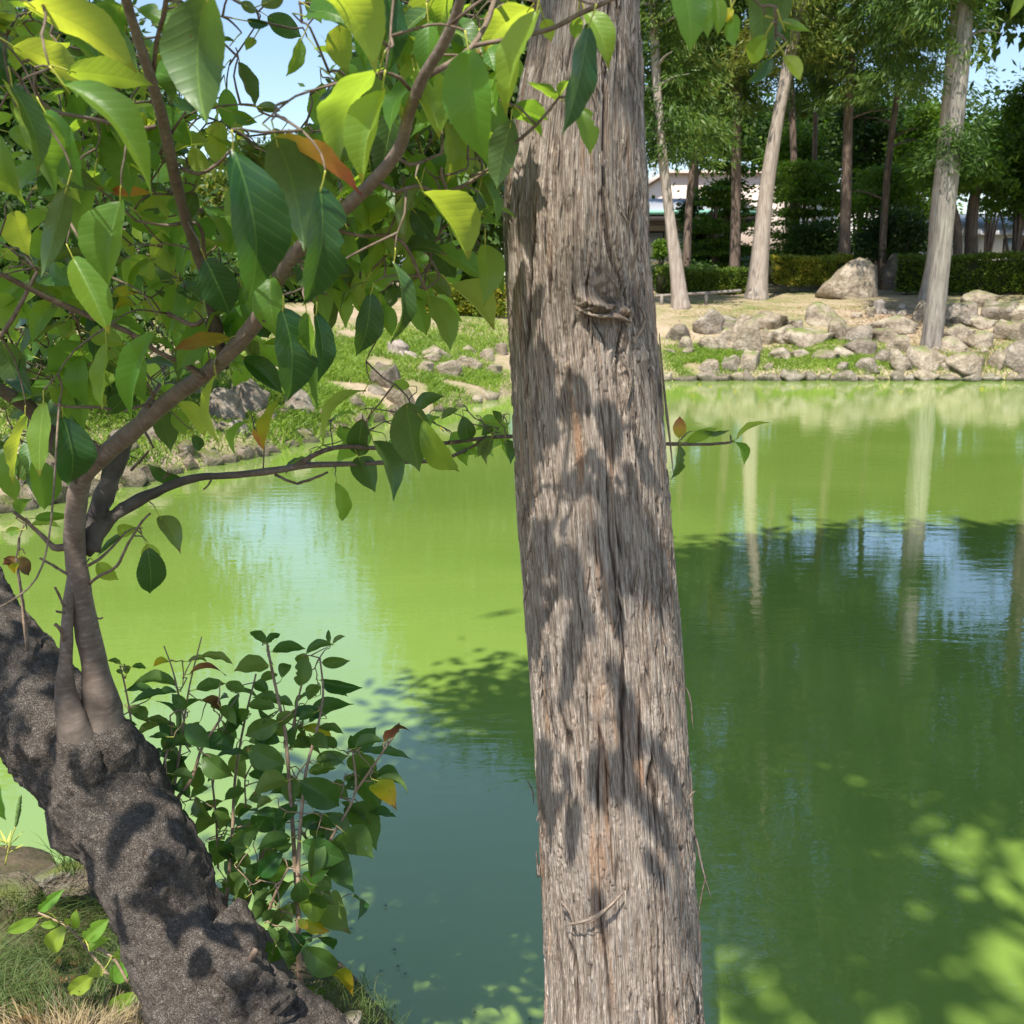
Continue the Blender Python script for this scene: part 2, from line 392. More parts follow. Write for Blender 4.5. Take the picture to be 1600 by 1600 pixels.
def mat_ground(name, near=False):
    m, t, out = M(name); b = NB(t); pos = b.pos()
    n1 = b.noise(pos, .55 if not near else 5., 6., .65); n2 = b.noise(pos, 9. if not near else 60., 5., .65); n3 = b.noise(pos, 2. if not near else 18., 4.)
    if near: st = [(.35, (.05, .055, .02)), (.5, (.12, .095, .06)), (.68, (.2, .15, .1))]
    else: st = [(.36, (.17, .23, .06)), (.46, (.33, .29, .15)), (.58, (.48, .38, .26))]
    c = b.ramp(b.math('ADD', b.math('MULTIPLY', n1, .7), b.math('MULTIPLY', n3, .3)), st)
    c = b.mix(b.math('MULTIPLY', n2, .5), c, (.12, .09, .05))
    b.l(b.bsdf(c, .95, .1, b.bump(n2, .9, .05 if not near else .01)), out.inputs[0]); return m

MT = {}
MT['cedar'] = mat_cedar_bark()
MT['cherry_trunk'] = mat_bark('cherry_trunk_bark', [(.3, (.09, .072, .057)), (.5, (.165, .135, .11)), (.72, (.28, .24, .20))], (60, 60, 60), 1., 1., .010, .8, pebble=130.)
MT['cherry_limb'] = mat_bark('cherry_limb_bark', [(.3, (.12, .085, .065)), (.7, (.24, .185, .15))], (14, 14, 14), 1., .5, .004, .2, lent=120, rough=.55)
MT['twig'] = mat_bark('twig_bark', [(.3, (.10, .065, .045)), (.7, (.26, .2, .15))], (60, 60, 60), 1., .5, .002, .2)
MT['shoot'] = mat_bark('shoot_bark', [(.3, (.2, .13, .08)), (.7, (.4, .29, .2))], (60, 60, 60), 1., .4, .002, .2)
MT['petiole'] = mat_simple('petiole', (.42, .42, .07), .5)
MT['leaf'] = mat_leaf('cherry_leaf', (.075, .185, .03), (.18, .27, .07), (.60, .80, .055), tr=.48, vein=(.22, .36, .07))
MT['leaf_dark'] = mat_leaf('shaded_cherry_leaf', (.030, .085, .022), (.10, .17, .05), (.18, .32, .02), tr=.26, rough=.38)  # darker copy of the cherry leaf, shade put into its colours
MT['leaf_young'] = mat_leaf('young_leaf', (.16, .30, .035), (.22, .34, .07), (.55, .75, .05), tr=.42, vein=(.3, .42, .12), var=.15)
MT['leaf_yellow'] = mat_leaf('yellow_leaf', (.5, .36, .03), (.5, .36, .05), (.9, .6, .04), grad=[(.0, (.36, .44, .04)), (.6, (.55, .48, .03)), (1., (.6, .33, .03))], tr=.4, hue=.01)
MT['leaf_orange'] = mat_leaf('orange_leaf', (.6, .2, .03), (.5, .2, .05), (.9, .4, .04), grad=[(.0, (.50, .42, .04)), (.45, (.58, .34, .06)), (.85, (.46, .16, .06)), (1., (.26, .07, .04))], tr=.4)
MT['leaf_brown'] = mat_leaf('withered_leaf', (.2, .1, .03), (.2, .1, .05), (.4, .2, .04), grad=[(.0, (.3, .2, .05)), (.5, (.22, .11, .04)), (1., (.14, .07, .03))], tr=.25)
MT['sap'] = mat_leaf('sapling_leaf', (.038, .105, .022), (.085, .15, .04), (.22, .40, .03), tr=.30, rough=.4, spec=.35, vein=(.09, .17, .045))
MT['fol_cedar'] = mat_foliage('cedar_foliage', [(.022, .046, .012), (.05, .10, .018), (.10, .165, .026), (.22, .20, .045)], (1.6, 1.8, .8), .3)
MT['fol_cedar_y'] = mat_foliage('cedar_foliage_yellowing', [(.03, .055, .012), (.08, .125, .02), (.19, .21, .035), (.30, .21, .06)], (1.6, 1.8, .8), .36)
MT['fol_ever'] = mat_foliage('evergreen_foliage', [(.018, .042, .012), (.045, .088, .018), (.10, .16, .026)], (1.6, 2., .7), .35)
MT['fol_maple'] = mat_foliage('maple_foliage', [(.035, .078, .014), (.10, .175, .025), (.22, .31, .045)], (1.8, 2., .7), .45)
MT['fol_hedge'] = mat_foliage('hedge_foliage', [(.08, .13, .015), (.2, .25, .025), (.48, .33, .04)], (1.5, 1.6, .7), .25, scale=1.5)
MT['fol_hedge_d'] = mat_foliage('dark_hedge_foliage', [(.05, .10, .012), (.11, .18, .02), (.22, .25, .03)], (1.5, 1.6, .7), .25, scale=1.5)
MT['grass'] = mat_foliage('grass_blades', [(.09, .15, .025), (.19, .29, .04), (.34, .42, .08)], (1.6, 1.8, .7), .4, scale=.8)
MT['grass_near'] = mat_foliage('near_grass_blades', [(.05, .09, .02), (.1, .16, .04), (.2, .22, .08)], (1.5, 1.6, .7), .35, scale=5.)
MT['grass_dry'] = mat_foliage('dry_grass', [(.16, .12, .07), (.34, .27, .16), (.5, .36, .16)], (1.2, 1.2, 1.), .3, scale=5.)
MT['trunk_pale'] = mat_bark('pale_cedar_bark', [(.3, (.2, .155, .125)), (.5, (.34, .28, .23)), (.7, (.46, .40, .34))], (22, 22, 2.5), 1., .8, .03, .3)
MT['trunk_brown'] = mat_bark('brown_cedar_bark', [(.3, (.07, .048, .036)), (.5, (.16, .115, .088)), (.7, (.26, .2, .16))], (22, 22, 2.5), 1., .8, .03, .3)
MT['trunk_grey'] = mat_bark('grey_cedar_bark', [(.3, (.12, .1, .085)), (.5, (.23, .2, .17)), (.7, (.33, .295, .25))], (22, 22, 2.5), 1., .8, .03, .3)
MT['rock'] = mat_rock('tan_rock', [(.3, (.19, .15, .105)), (.5, (.35, .285, .205)), (.7, (.50, .42, .33))], (.16, .2, .05), .8)
MT['rock_grey'] = mat_rock('grey_rock', [(.3, (.13, .105, .08)), (.5, (.26, .215, .165)), (.7, (.40, .345, .275))], (.1, .12, .04), .75)
MT['rock_moss'] = mat_rock('mossy_rock', [(.3, (.08, .065, .045)), (.5, (.18, .145, .10)), (.7, (.28, .23, .17))], (.11, .13, .03), .5)
MT['water'] = mat_water()
MT['ground'] = mat_ground('bank_ground')
MT['soil'] = mat_ground('near_soil', True)

# ------------------------------------------------------------------ pond outline, ground and water
shore_px = [(-420, 1010), (-150, 850), (0, 805), (110, 782), (200, 762), (300, 735), (400, 716), (480, 692), (560, 668), (620, 650), (690, 643), (740, 632), (800, 618), (860, 606), (1000, 597), (1100, 594), (1300, 595), (1500, 594), (1640, 594), (1900, 600)]
FS = [tuple(G(x, y)[:2]) for x, y in shore_px]
FS += [(20, 21.5), (26, 15), (27, 4), (22, -2)]
near_px = [(620, 1600), (590, 1560), (530, 1520), (430, 1480), (330, 1420), (200, 1350), (90, 1325), (-60, 1310), (-300, 1290)]
NS = [(22, .2), (8, 1.0), (3, 1.75), (1.2, 1.95), (.55, 2.03), (.1, 2.2), (-.15, 2.5)] + [tuple(G(x, y, 0)[:2]) for x, y in near_px] + [(-5, 3.4)]
FS = np.array(FS); NS = np.array(NS)
POND = np.vstack([FS, NS])
def seg_dist(px, py, A):
    d = np.full(px.shape, 1e9)
    for a, b_ in zip(A[:-1], A[1:]):
        ab = b_ - a; t = np.clip(((px - a[0]) * ab[0] + (py - a[1]) * ab[1]) / (ab @ ab + 1e-12), 0, 1)
        d = np.minimum(d, np.hypot(px - a[0] - t * ab[0], py - a[1] - t * ab[1]))
    return d
def inside(px, py, A):
    c = np.zeros(px.shape, bool); n = len(A)
    for i in range(n):
        a, b_ = A[i], A[(i + 1) % n]
        if a[1] == b_[1]: continue
        k = ((a[1] > py) != (b_[1] > py)) & (px < (b_[0] - a[0]) * (py - a[1]) / (b_[1] - a[1]) + a[0])
        c ^= k
    return c
def H(x, y):
    x = np.atleast_1d(np.asarray(x, float)); y = np.atleast_1d(np.asarray(y, float))
    ins = inside(x, y, POND)
    df = seg_dist(x, y, FS); dn = seg_dist(x, y, NS)
    nearer = dn < df
    hf = np.interp(df, [0, .25, 1.2, 4, 7, 11, 17, 40, 400], [-.05, .22, .5, 1.15, 1.42, 1.62, 1.8, 1.95, 2.0])
    hf = hf + .05 * fbm3(x * .8, y * .8, 0, 3, 11) * sstep(.2, 2, df)
    hn = np.interp(dn, [0, .12, .4, .9, 2, 8], [-.05, .18, .45, .62, .7, .75]) + .04 * fbm3(x * 4, y * 4, 0, 3, 5)
    left = sstep(-.5, -1.4, x)                          # the near bank is lower and gentler at the left
    hn = hn * (1 - left) + left * (np.interp(dn, [0, .3, 1.0, 2.5], [-.03, .12, .34, .6]) + .04 * fbm3(x * 4, y * 4, 0, 3, 5))
    h = np.where(nearer, hn, hf)
    return np.where(ins, -np.minimum(1.2, .3 + .6 * np.minimum(df, dn)), h)
def Hs(x, y): return float(H([x], [y])[0])
def on_ground(px, py):
    """place on the far bank seen at that pixel"""
    r = ray(px, py); Y = np.linspace(9, 60, 700); X = EYE[0] + r[0] / r[1] * Y; Z = EYE[2] + r[2] / r[1] * Y
    k = np.nonzero(Z <= np.maximum(H(X, Y), 0))[0]
    k = k[0] if len(k) else -1
    return np.array([X[k], Y[k], Z[k]])

def sheet(name, xs, ys, mat, zoff=0.):
    Xg, Yg = np.meshgrid(xs, ys); Z = H(Xg.ravel(), Yg.ravel()) + zoff
    V = np.stack([Xg.ravel(), Yg.ravel(), Z], 1); nx, ny = len(xs), len(ys)
    i = (np.arange(ny - 1)[:, None] * nx + np.arange(nx - 1)[None, :]).ravel()
    Fc = np.stack([i, i + 1, i + nx + 1, i + nx], 1)
    return V, Fc
g = lambda a, b_, n, p=2.: a + (b_ - a) * (np.linspace(0, 1, n)) ** p
xs = np.unique(np.hstack([-g(18, 420, 26), np.arange(-18, 20.01, .16), g(20, 420, 26)]))
ys = np.unique(np.hstack([np.arange(4.2, 9, .4), np.arange(9, 32, .16), g(32, 700, 40), -g(0, 200, 14) - 3.5, np.arange(-3.5, 4.2, .5)]))
V, Fc = sheet('ground', xs, ys, None)
k = (np.abs(V[:, 0]) < 5.8) & (V[:, 1] > -3.6) & (V[:, 1] < 4.1); V[k, 2] -= .35 * 1
tag(obj('ground', mesh_np('ground', V, Fc), MT['ground']), kind='structure')
xs = np.linspace(-6, 6, 260); ys = np.linspace(-4, 4.4, 190)
V, Fc = sheet('near_bank', xs, ys, None, .0)
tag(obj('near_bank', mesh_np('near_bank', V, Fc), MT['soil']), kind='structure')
wv = np.array([[-40, -3, 0], [40, -3, 0], [40, 30, 0], [-40, 30, 0]], float)
tag(obj('pond_water', mesh_np('pond_water', wv, np.array([[0, 1, 2, 3]]), smooth=False), MT['water']), kind='structure')

# ------------------------------------------------------------------ rocks
import bmesh
def rock_mesh(seed, sub=3, flat=.55, rough=.16):
    bm = bmesh.new(); bmesh.ops.create_icosphere(bm, subdivisions=sub, radius=1)
    v = np.array([x.co[:] for x in bm.verts]); rs = np.random.RandomState(seed)
    f = np.array([[l.index for l in p.verts] for p in bm.faces]); bm.free()
    for i in range(9):                                   # facets
        n = norm(rs.randn(3)); c = rs.uniform(.45, .85)
        d = v @ n - c; v = v - n * np.maximum(d, 0)[:, None] * .92
    s = 1 + rough * fbm3(v[:, 0] * 1.7 + seed, v[:, 1] * 1.7, v[:, 2] * 1.7, 4, seed) + .05 * noise3(v[:, 0] * 7, v[:, 1] * 7, v[:, 2] * 7, seed + 9)
    v = v * s[:, None]; v[:, :2] *= (1 + .45 * np.maximum(0, -v[:, 2] - .05))[:, None]; v -= (v.max(0) + v.min(0)) / 2; v /= (v.max(0) - v.min(0)) / 2
    return mesh_np('rock_shape', v, f, smooth=True)
RM = [rock_mesh(40 + i) for i in range(9)]
def with_mat(me, mat):
    m = me.copy(); m.materials.clear(); m.materials.append(mat); return m
RMT = {k_: [with_mat(me, MT[k_]) for me in RM] for k_ in ('rock', 'rock_grey', 'rock_moss')}
def smooth_edges(me): return me
def rock(name, c, s, rz=0., ry=0., rx=0., kind='rock', parent=None, v=None):
    me = RMT[kind][R.randint(len(RM)) if v is None else v]
    o = bpy.data.objects.new(name, me); COL.objects.link(o)
    o.location = tuple(map(float, c)); o.scale = tuple(float(q) for q in s); o.rotation_euler = (rx, ry, rz)
    if parent is not None: o.parent = parent
    return o
def px_rock(x0, y0, x1, y1, depth=None, sink=.34, kind='rock', rz=None, v=None, name='rock', tilt=0., parent=None, dd=.8):
    """rock whose outline spans that box; stands on the bank"""
    p = on_ground((x0 + x1) / 2, y1 - (y1 - y0) * .06)
    if depth: p = P((x0 + x1) / 2, y1, depth)
    k_ = mpp((x0 + x1) / 2, y1, p[1]); w = (x1 - x0) * k_; h = (y1 - y0) * k_
    hh = h * (1 + sink) / 2
    c = (p[0], p[1] + w * dd / 2 * .6, p[2] + h / 2 - h * sink / 2)
    return rock(name, c, (w / 2, w * dd / 2, hh), R.uniform(-.25, .25) if rz is None else rz, tilt, R.uniform(-.1, .1), kind, parent, v)
def one(o, label, cat='rock', group=None): return tag(o, label, cat, group)

# boulders one can point at
one(px_rock(1286, 408, 1392, 470, kind='rock', v=4, rz=.4, name='boulder', tilt=.0, sink=.6), 'large tan slanting boulder in front of the far hedge, left of a rounder one', 'boulder')
one(px_rock(1374, 400, 1428, 456, kind='rock_grey', v=3, name='boulder'), 'rounded grey shaded boulder right behind the large slanting tan boulder', 'boulder')
one(px_rock(1081, 484, 1135, 524, kind='rock_grey', v=1, name='boulder'), 'flat topped grey rock with a dark overhanging face right of the leftmost far trunk', 'boulder')
one(px_rock(1556, 432, 1640, 462, kind='rock_grey', v=5, name='boulder', dd=.5), 'long low grey rock at the foot of the dark hedge at the right edge', 'boulder')
one(px_rock(1262, 474, 1328, 512, kind='rock', v=2, name='boulder'), 'pale tan rock left of the small root stump on the far bank', 'boulder')
one(px_rock(1565, 530, 1640, 580, kind='rock_grey', v=4, name='boulder'), 'big square rock with a dark front at the right edge above the waterline', 'boulder')
one(px_rock(572, 569, 626, 608, kind='rock_grey', v=6, name='boulder'), 'dark grey rock in the grass at the edge of the shade on the left lawn', 'boulder')
one(px_rock(598, 604, 650, 640, kind='rock_moss', v=7, name='boulder'), 'brown mossy rock below the dark grey one by the water', 'boulder')
one(px_rock(655, 541, 708, 562, kind='rock', v=8, name='boulder', dd=.6), 'low smooth tan rock lying in the sunlit grass right of the stump', 'boulder')
one(px_rock(680, 562, 722, 592, kind='rock', v=1, name='boulder', tilt=.3), 'pinkish brown rock below the low smooth tan one', 'boulder')
one(px_rock(651, 565, 678, 584, kind='rock', v=3, name='boulder'), 'small pale rounded rock left of the pinkish brown one', 'boulder')
one(px_rock(358, 592, 420, 650, kind='rock_grey', v=0, name='boulder'), 'dark grey boulder on the shaded lawn behind the cherry limb', 'boulder')
one(px_rock(440, 612, 496, 652, kind='rock_grey', v=2, name='boulder', tilt=.2), 'angular shaded grey boulder right of the dark one near the water', 'boulder')
one(px_rock(312, 608, 380, 660, kind='rock_grey', v=4, name='boulder'), 'rounded grey boulder directly behind the cherry limb', 'boulder')

# stones set into the far bank
sb = tag(empty('stone_bank', (8, 24, .3)), 'tan field stones set along the waterline and up the bank across the pond', 'stone bank')
def stone(*a, **k_):
    o = px_rock(*a, name='stone', **k_); o.scale[2] *= .86; o.location[2] -= o.scale[2] * .1; o.parent = sb
    o.matrix_parent_inverse = Matrix.Translation(-Vector(sb.location)); return o
big = [(1046, 508, 1078, 532), (1062, 526, 1082, 545), (1118, 514, 1152, 545), (1096, 526, 1120, 546), (1128, 494, 1172, 514), (1150, 492, 1175, 522), (1176, 488, 1226, 512),
       (1152, 500, 1190, 546), (1186, 514, 1214, 536), (1208, 508, 1246, 534), (1234, 512, 1300, 538), (1180, 546, 1188, 560), (1158, 546, 1188, 577), (1204, 544, 1234, 560), (1238, 546, 1264, 558),
       (1096, 562, 1126, 580), (1130, 558, 1158, 578), (1272, 548, 1310, 562), (1328, 508, 1365, 536), (1300, 500, 1332, 530), (1362, 494, 1432, 520), (1366, 514, 1402, 534), (1330, 530, 1372, 552), (1370, 546, 1396, 566), (1392, 524, 1424, 548),
       (1396, 544, 1418, 582), (1428, 540, 1476, 580), (1486, 472, 1530, 500), (1430, 470, 1450, 500), (1470, 508, 1520, 534), (1516, 494, 1560, 512), (1516, 518, 1555, 542), (1484, 552, 1542, 580), (1480, 530, 1526, 552), (1540, 470, 1600, 500), (1560, 500, 1610, 530),
       (1530, 520, 1550, 535), (1574, 478, 1620, 502), (1510, 455, 1560, 478), (1450, 500, 1475, 520), (1340, 560, 1372, 578), (1310, 540, 1336, 556), (1500, 560, 1530, 590), (1550, 545, 1580, 575)]
for b_ in big:
    gx, gy = (b_[2] - b_[0]) * .17, (b_[3] - b_[1]) * .17; b_ = (b_[0] - gx, b_[1] - gy, b_[2] + gx, b_[3] + gy)
    stone(*b_, kind='rock' if R.rand() < .72 else 'rock_grey', tilt=R.uniform(-.2, .2))
x = 1034
while x < 1650:                                         # the row at the water
    w = R.uniform(16, 48); h_ = R.uniform(8, 20)
    stone(x, 594 - h_, x + w, 596, kind='rock' if R.rand() < .5 else 'rock_grey', dd=.7, depth=22.9 + R.uniform(-.1, .15)); x += w * .86
for i in range(80):                                     # small ones between
    x = R.uniform(1040, 1610); y = R.uniform(512, 585) if x < 1300 else R.uniform(478, 588)
    if x < 1300 and R.rand() < .6: continue
    w = R.uniform(8, 24); stone(x, y - w * R.uniform(.5, .8), x + w, y, kind='rock' if R.rand() < .7 else 'rock_grey', tilt=R.uniform(-.3, .3))
sl_ = tag(empty('stone_edging', (-3, 17, .2)), 'dark mossy stones edging the left shore under the cherry branches', 'stone edging')
def stone_l(*a, **k_):
    o = px_rock(*a, name='stone', **k_); o.parent = sl_
    o.matrix_parent_inverse = Matrix.Translation(-Vector(sl_.location)); return o
for (x0, y0, x1, y1) in [(748, 545, 775, 565), (730, 560, 755, 582), (712, 556, 735, 575), (772, 536, 795, 556), (755, 570, 785, 588), (660, 552, 690, 566), (720, 540, 746, 553)]:
    stone_l(x0, y0, x1, y1, kind='rock')
ex = [(x, y) for x, y in shore_px if -160 < x < 820]
for (xa, ya), (xb, yb) in zip(ex[:-1], ex[1:]):
    L_ = math.hypot(xb - xa, yb - ya); n = max(2, int(L_ / 24))
    for i in range(n):
        t = (i + R.uniform(-.2, .2)) / n; x = xa + (xb - xa) * t; y = ya + (yb - ya) * t
        q = max(.55, 13. / G(x, y)[1]); w = R.uniform(24, 50) * q; h_ = w * R.uniform(.4, .7)
        stone_l(x - w / 2, y - h_, x + w / 2, y + 2, kind='rock_moss' if x < 720 else 'rock', tilt=R.uniform(-.15, .15), depth=G(x, y)[1] + .05)
        if x < 600 and R.rand() < .75:
            w *= .9; x += R.uniform(-15, 15); y -= R.uniform(16, 62)
            stone_l(x - w / 2, y - h_, x + w / 2, y, kind='rock_moss' if R.rand() < .5 else 'rock_grey', tilt=R.uniform(-.3, .3))

# ------------------------------------------------------------------ stumps, hedges, rail, lawn
def stump(px, py, w, h_, label, mat):
    p = on_ground(px, py); k_ = mpp(px, py, p[1]); r = w * k_ / 2; hh = h_ * k_
    root = tag(empty('tree_stump', p), label, 'tree stump')
    d = lambda base, th, s, rr: rr * .22 * noise2(th * 2.2, s * 3 + 3, 3) * np.ones_like(th) + rr * .06 * noise2(th * 9, s * 4, 8)
    tubes('trunk', [tube_data([(p[0], p[1], p[2] - .1), (p[0], p[1], p[2] + hh * .5), (p[0] + .02, p[1], p[2] + hh)], [r * 1.1, r * .9, r * .95], 22, .05, d)], mat, root)
    lst = []
    for a in (-2.6, -2.0, -1.2, -.5, .2, 1.2):
        e = np.array([math.cos(a), math.sin(a) * .9, 0])
        lst.append(tube_data([p + e * r * .6 + [0, 0, hh * .35], p + e * r * 1.5 + [0, 0, hh * .05], p + e * r * 2.2 - [0, 0, .06]], [r * .3, r * .2, r * .08], 7, .06))
    tubes('roots', lst, mat, root)
stump(622, 556, 34, 18, 'pale weathered tree stump in the grass of the left lawn', MT['trunk_pale'])
stump(1373, 490, 20, 18, 'small grey stump with spread roots on the litter in front of the boulders', MT['trunk_grey'])

def hedge(name, a, b_, hgt, thick, label, mat, n, z0=None, gap=.0):
    a = np.array(a, float); b_ = np.array(b_, float); L_ = np.linalg.norm(b_ - a); e = (b_ - a) / L_; q = np.array([e[1], -e[0]])
    root = tag(empty(name, (*((a + b_) / 2), Hs(*((a + b_) / 2)))), label, 'hedge')
    u = R.rand(n) * L_; face = R.rand(n); v = np.where(face < .45, thick / 2, np.where(face < .55, -thick / 2, R.uniform(-.5, .5, n) * thick))
    w = np.where(face < .55, R.rand(n), 1.0) 
    bumpy = .09 * noise2(u * 1.2, v * 2, 3) + .06 * noise2(u * 5, v * 5, 4)
    v = v + (.12 * noise2(u * 2, w * 4, 7) + .08 * noise2(u * 6, w * 8, 9)) * np.sign(v); zz = gap + (hgt - gap) * w + bumpy
    xy = a + e * u[:, None] + q * v[:, None]; z = H(xy[:, 0], xy[:, 1]) * .3 + .7 * Hs(*((a + b_) / 2)) + zz
    C = np.stack([xy[:, 0], xy[:, 1], z], 1); C += R.randn(n, 3) * .025
    out = np.stack([q[0] * np.sign(v) * (face < .55), q[1] * np.sign(v) * (face < .55), (face >= .55) * 1. + .3], 1)
    D = norm(out + R.randn(n, 3) * .7); N = rdir(n)
    card_obj('foliage', C, D, N, R.uniform(.06, .12, n), R.uniform(.035, .06, n), mat, root)
    # the twiggy core that fills it
    zc = Hs(*((a + b_) / 2))
    d = lambda base, th, s, rr: .05 * noise3(base[..., 0] * 3, base[..., 1] * 3, base[..., 2] * 3, 5)
    m_ = (a + b_) / 2
    o = box('twig_core', (m_[0], m_[1], zc + (gap + hgt) / 2 - .03), (L_ - .1, thick - .14, hgt - gap - .12), MT['hedge_core'], root, math.atan2(e[1], e[0]))
    # stems under the gap
    lst = [tube_data([(*(a + e * t + q * R.uniform(-.1, .1)), zc - .15), (*(a + e * (t + R.uniform(-.1, .1))), zc + gap + .15)], [.018, .014], 5, .2) for t in np.arange(.3, L_, .45)]
    tubes('stems', lst, MT['trunk_brown'], root)
MT['hedge_core'] = mat_simple('hedge_twigs', (.035, .04, .015), .9, .1, 20., .5)
def XY(px, py, Y): return P(px, py, Y)[:2]
hedge('hedge', XY(1030, 470, 35.5), XY(1170, 462, 36.5), .72, .9, 'low clipped green hedge behind the rail and the leftmost far trunks', MT['fol_hedge_d'], 9000)
hedge('hedge', XY(1198, 458, 36.5), XY(1318, 450, 37), 1.12, 1.0, 'clipped hedge with yellow and orange tips between the leaning pale trunk and the boulders', MT['fol_hedge'], 10000, gap=.25)
hedge('hedge', XY(1405, 440, 36.5), XY(1700, 432, 33), 1.15, 1.0, 'tall dark green clipped hedge at the right of the far bank', MT['fol_hedge_d'], 16000)
hedge('hedge', XY(640, 495, 27), XY(792, 498, 27), .62, .8, 'low reddish tipped hedge behind the sunlit left lawn', MT['fol_hedge'], 8000)

# low rail fence
rf = tag(empty('rail_fence', P(1095, 475, 33)), 'low grey one rail fence on short posts in front of the left far hedge', 'fence')
rp = [(1024, 463), (1034, 462), (1104, 458), (1158, 454)]
pts = [P(x, y, 30.3) for x, y in rp]
v_, f_, u_ = tube_data(pts, [.045] * 4, 8, .5); obj('rail', mesh_np('rail', v_, f_, uv=u_), MT['trunk_grey'], rf)
for x, y in [(1034, 462), (1104, 458)]:
    p = P(x, y, 30.3); v_, f_, u_ = tube_data([(p[0], p[1], Hs(p[0], p[1]) - .1), (p[0], p[1], p[2] + .01)], [.055, .055], 8, .5)
    obj('post', mesh_np('post', v_, f_, uv=u_), MT['trunk_grey'], rf)

def grass_patch(name, poly_px, n, hgt, mat, label_kind='stuff', wd=.012, lean=.35, near=False, zpad=-.02):
    xs_ = [p[0] for p in poly_px]; ys_ = [p[1] for p in poly_px]; A = np.array(poly_px, float)
    px = R.uniform(min(xs_), max(xs_), n * 3); py = R.uniform(min(ys_), max(ys_), n * 3); k_ = inside(px, py, A); px, py = px[k_][:n], py[k_][:n]
    zt = .5 if not near else .3
    pts = []
    # cast every pixel on a coarse set of places, then jitter
    base = [on_ground(a, c) if not near else G(a, c, zt) for a, c in zip(px[:700], py[:700])]
    base = np.array(base)
    idx = R.randint(0, len(base), len(px)); B = base[idx]; s_ = .35 if not near else .12
    X = B[:, 0] + R.randn(len(px)) * s_; Y = B[:, 1] + R.randn(len(px)) * s_ * 1.3
    ok = ~inside(X, Y, POND); X, Y = X[ok], Y[ok]; Z = H(X, Y) + zpad
    dens = noise2(X * (1.2 if not near else 6), Y * (1.2 if not near else 6), 21) > -.45; X, Y, Z = X[dens], Y[dens], Z[dens]; m_ = len(X)
    hh = hgt * R.uniform(.5, 1.15, m_) * (1 + .35 * noise2(X * 2, Y * 2, 5))
    d = norm(np.stack([R.randn(m_) * lean, R.randn(m_) * lean, np.ones(m_)], 1)); N = norm(np.stack([R.randn(m_), R.randn(m_) - .8, R.rand(m_) * .3], 1))
    B_ = norm(np.cross(N, d)); base_ = np.stack([X, Y, Z], 1); w = wd * R.uniform(.6, 1.3, m_)[:, None]
    mid = base_ + d * hh[:, None] * .55; tip = base_ + d * hh[:, None] + norm(np.stack([d[:, 0], d[:, 1], -np.ones(m_) * .25], 1)) * hh[:, None] * .35
    V = np.stack([base_ - B_ * w / 2, base_ + B_ * w / 2, mid + B_ * w * .35, tip, tip, mid - B_ * w * .35], 1)
    V = V[:, [0, 1, 2, 3, 5]].reshape(-1, 3); i = np.arange(m_)[:, None] * 5
    Fq = np.vstack([np.hstack([i, i + 1, i + 2, i + 4]), ])
    Ft = np.hstack([i + 4, i + 2, i + 3])
    # quads + tips as separate quad with doubled middle removed: store tips as kite from mid pair
    me = bpy.data.meshes.new(name)
    me.from_pydata([], [], [])
    V = V.astype(np.float32); me.vertices.add(len(V)); me.vertices.foreach_set('co', V.ravel())
    lv = np.concatenate([Fq.ravel(), Ft.ravel()]).astype(np.int32); nq = len(Fq)
    me.loops.add(len(lv)); me.loops.foreach_set('vertex_index', lv); me.polygons.add(nq * 2)
    me.polygons.foreach_set('loop_start', np.concatenate([np.arange(nq) * 4, nq * 4 + np.arange(nq) * 3]).astype(np.int32))
    a_ = me.attributes.new('tint', 'FLOAT', 'FACE'); t_ = R.rand(nq); a_.data.foreach_set('value', np.concatenate([t_, t_]).astype(np.float32)); me.update(calc_edges=True)
    return tag(obj(name, me, mat), {'lawn_grass': None}.get(name), None, None, 'stuff')
grass_patch('grass', [(400, 560), (500, 525), (600, 515), (792, 508), (792, 612), (700, 628), (640, 640), (560, 660), (440, 690), (380, 660)], 46000, .17, MT['grass'], wd=.018)
grass_patch('grass', [(1052, 552), (1090, 545), (1160, 548), (1160, 562), (1150, 578), (1052, 582)], 9000, .15, MT['grass'], wd=.018)
grass_patch('grass', [(1210, 536), (1300, 530), (1350, 540), (1395, 560), (1392, 580), (1200, 582)], 12000, .14, MT['grass'], wd=.018)
grass_patch('grass', [(1432, 560), (1500, 545), (1600, 530), (1600, 585), (1432, 585)], 2600, .14, MT['grass'], wd=.018)
grass_patch('grass', [(1040, 478), (1300, 462), (1300, 500), (1050, 512)], 3500, .05, MT['grass'], wd=.012)
grass_patch('grass', [(1034, 578), (1600, 574), (1600, 590), (1034, 591)], 3800, .11, MT['grass'], wd=.016)
grass_patch('dry_grass', [(1430, 520), (1560, 520), (1590, 575), (1430, 575)], 2500, .14, MT['grass_dry'], wd=.012)
grass_patch('grass', [(-20, 520), (440, 505), (440, 640), (-20, 700)], 16000, .15, MT['grass'], wd=.02)
grass_patch('grass', [(180, 600), (330, 600), (340, 700), (200, 740), (120, 740)], 7000, .15, MT['grass'], wd=.016)

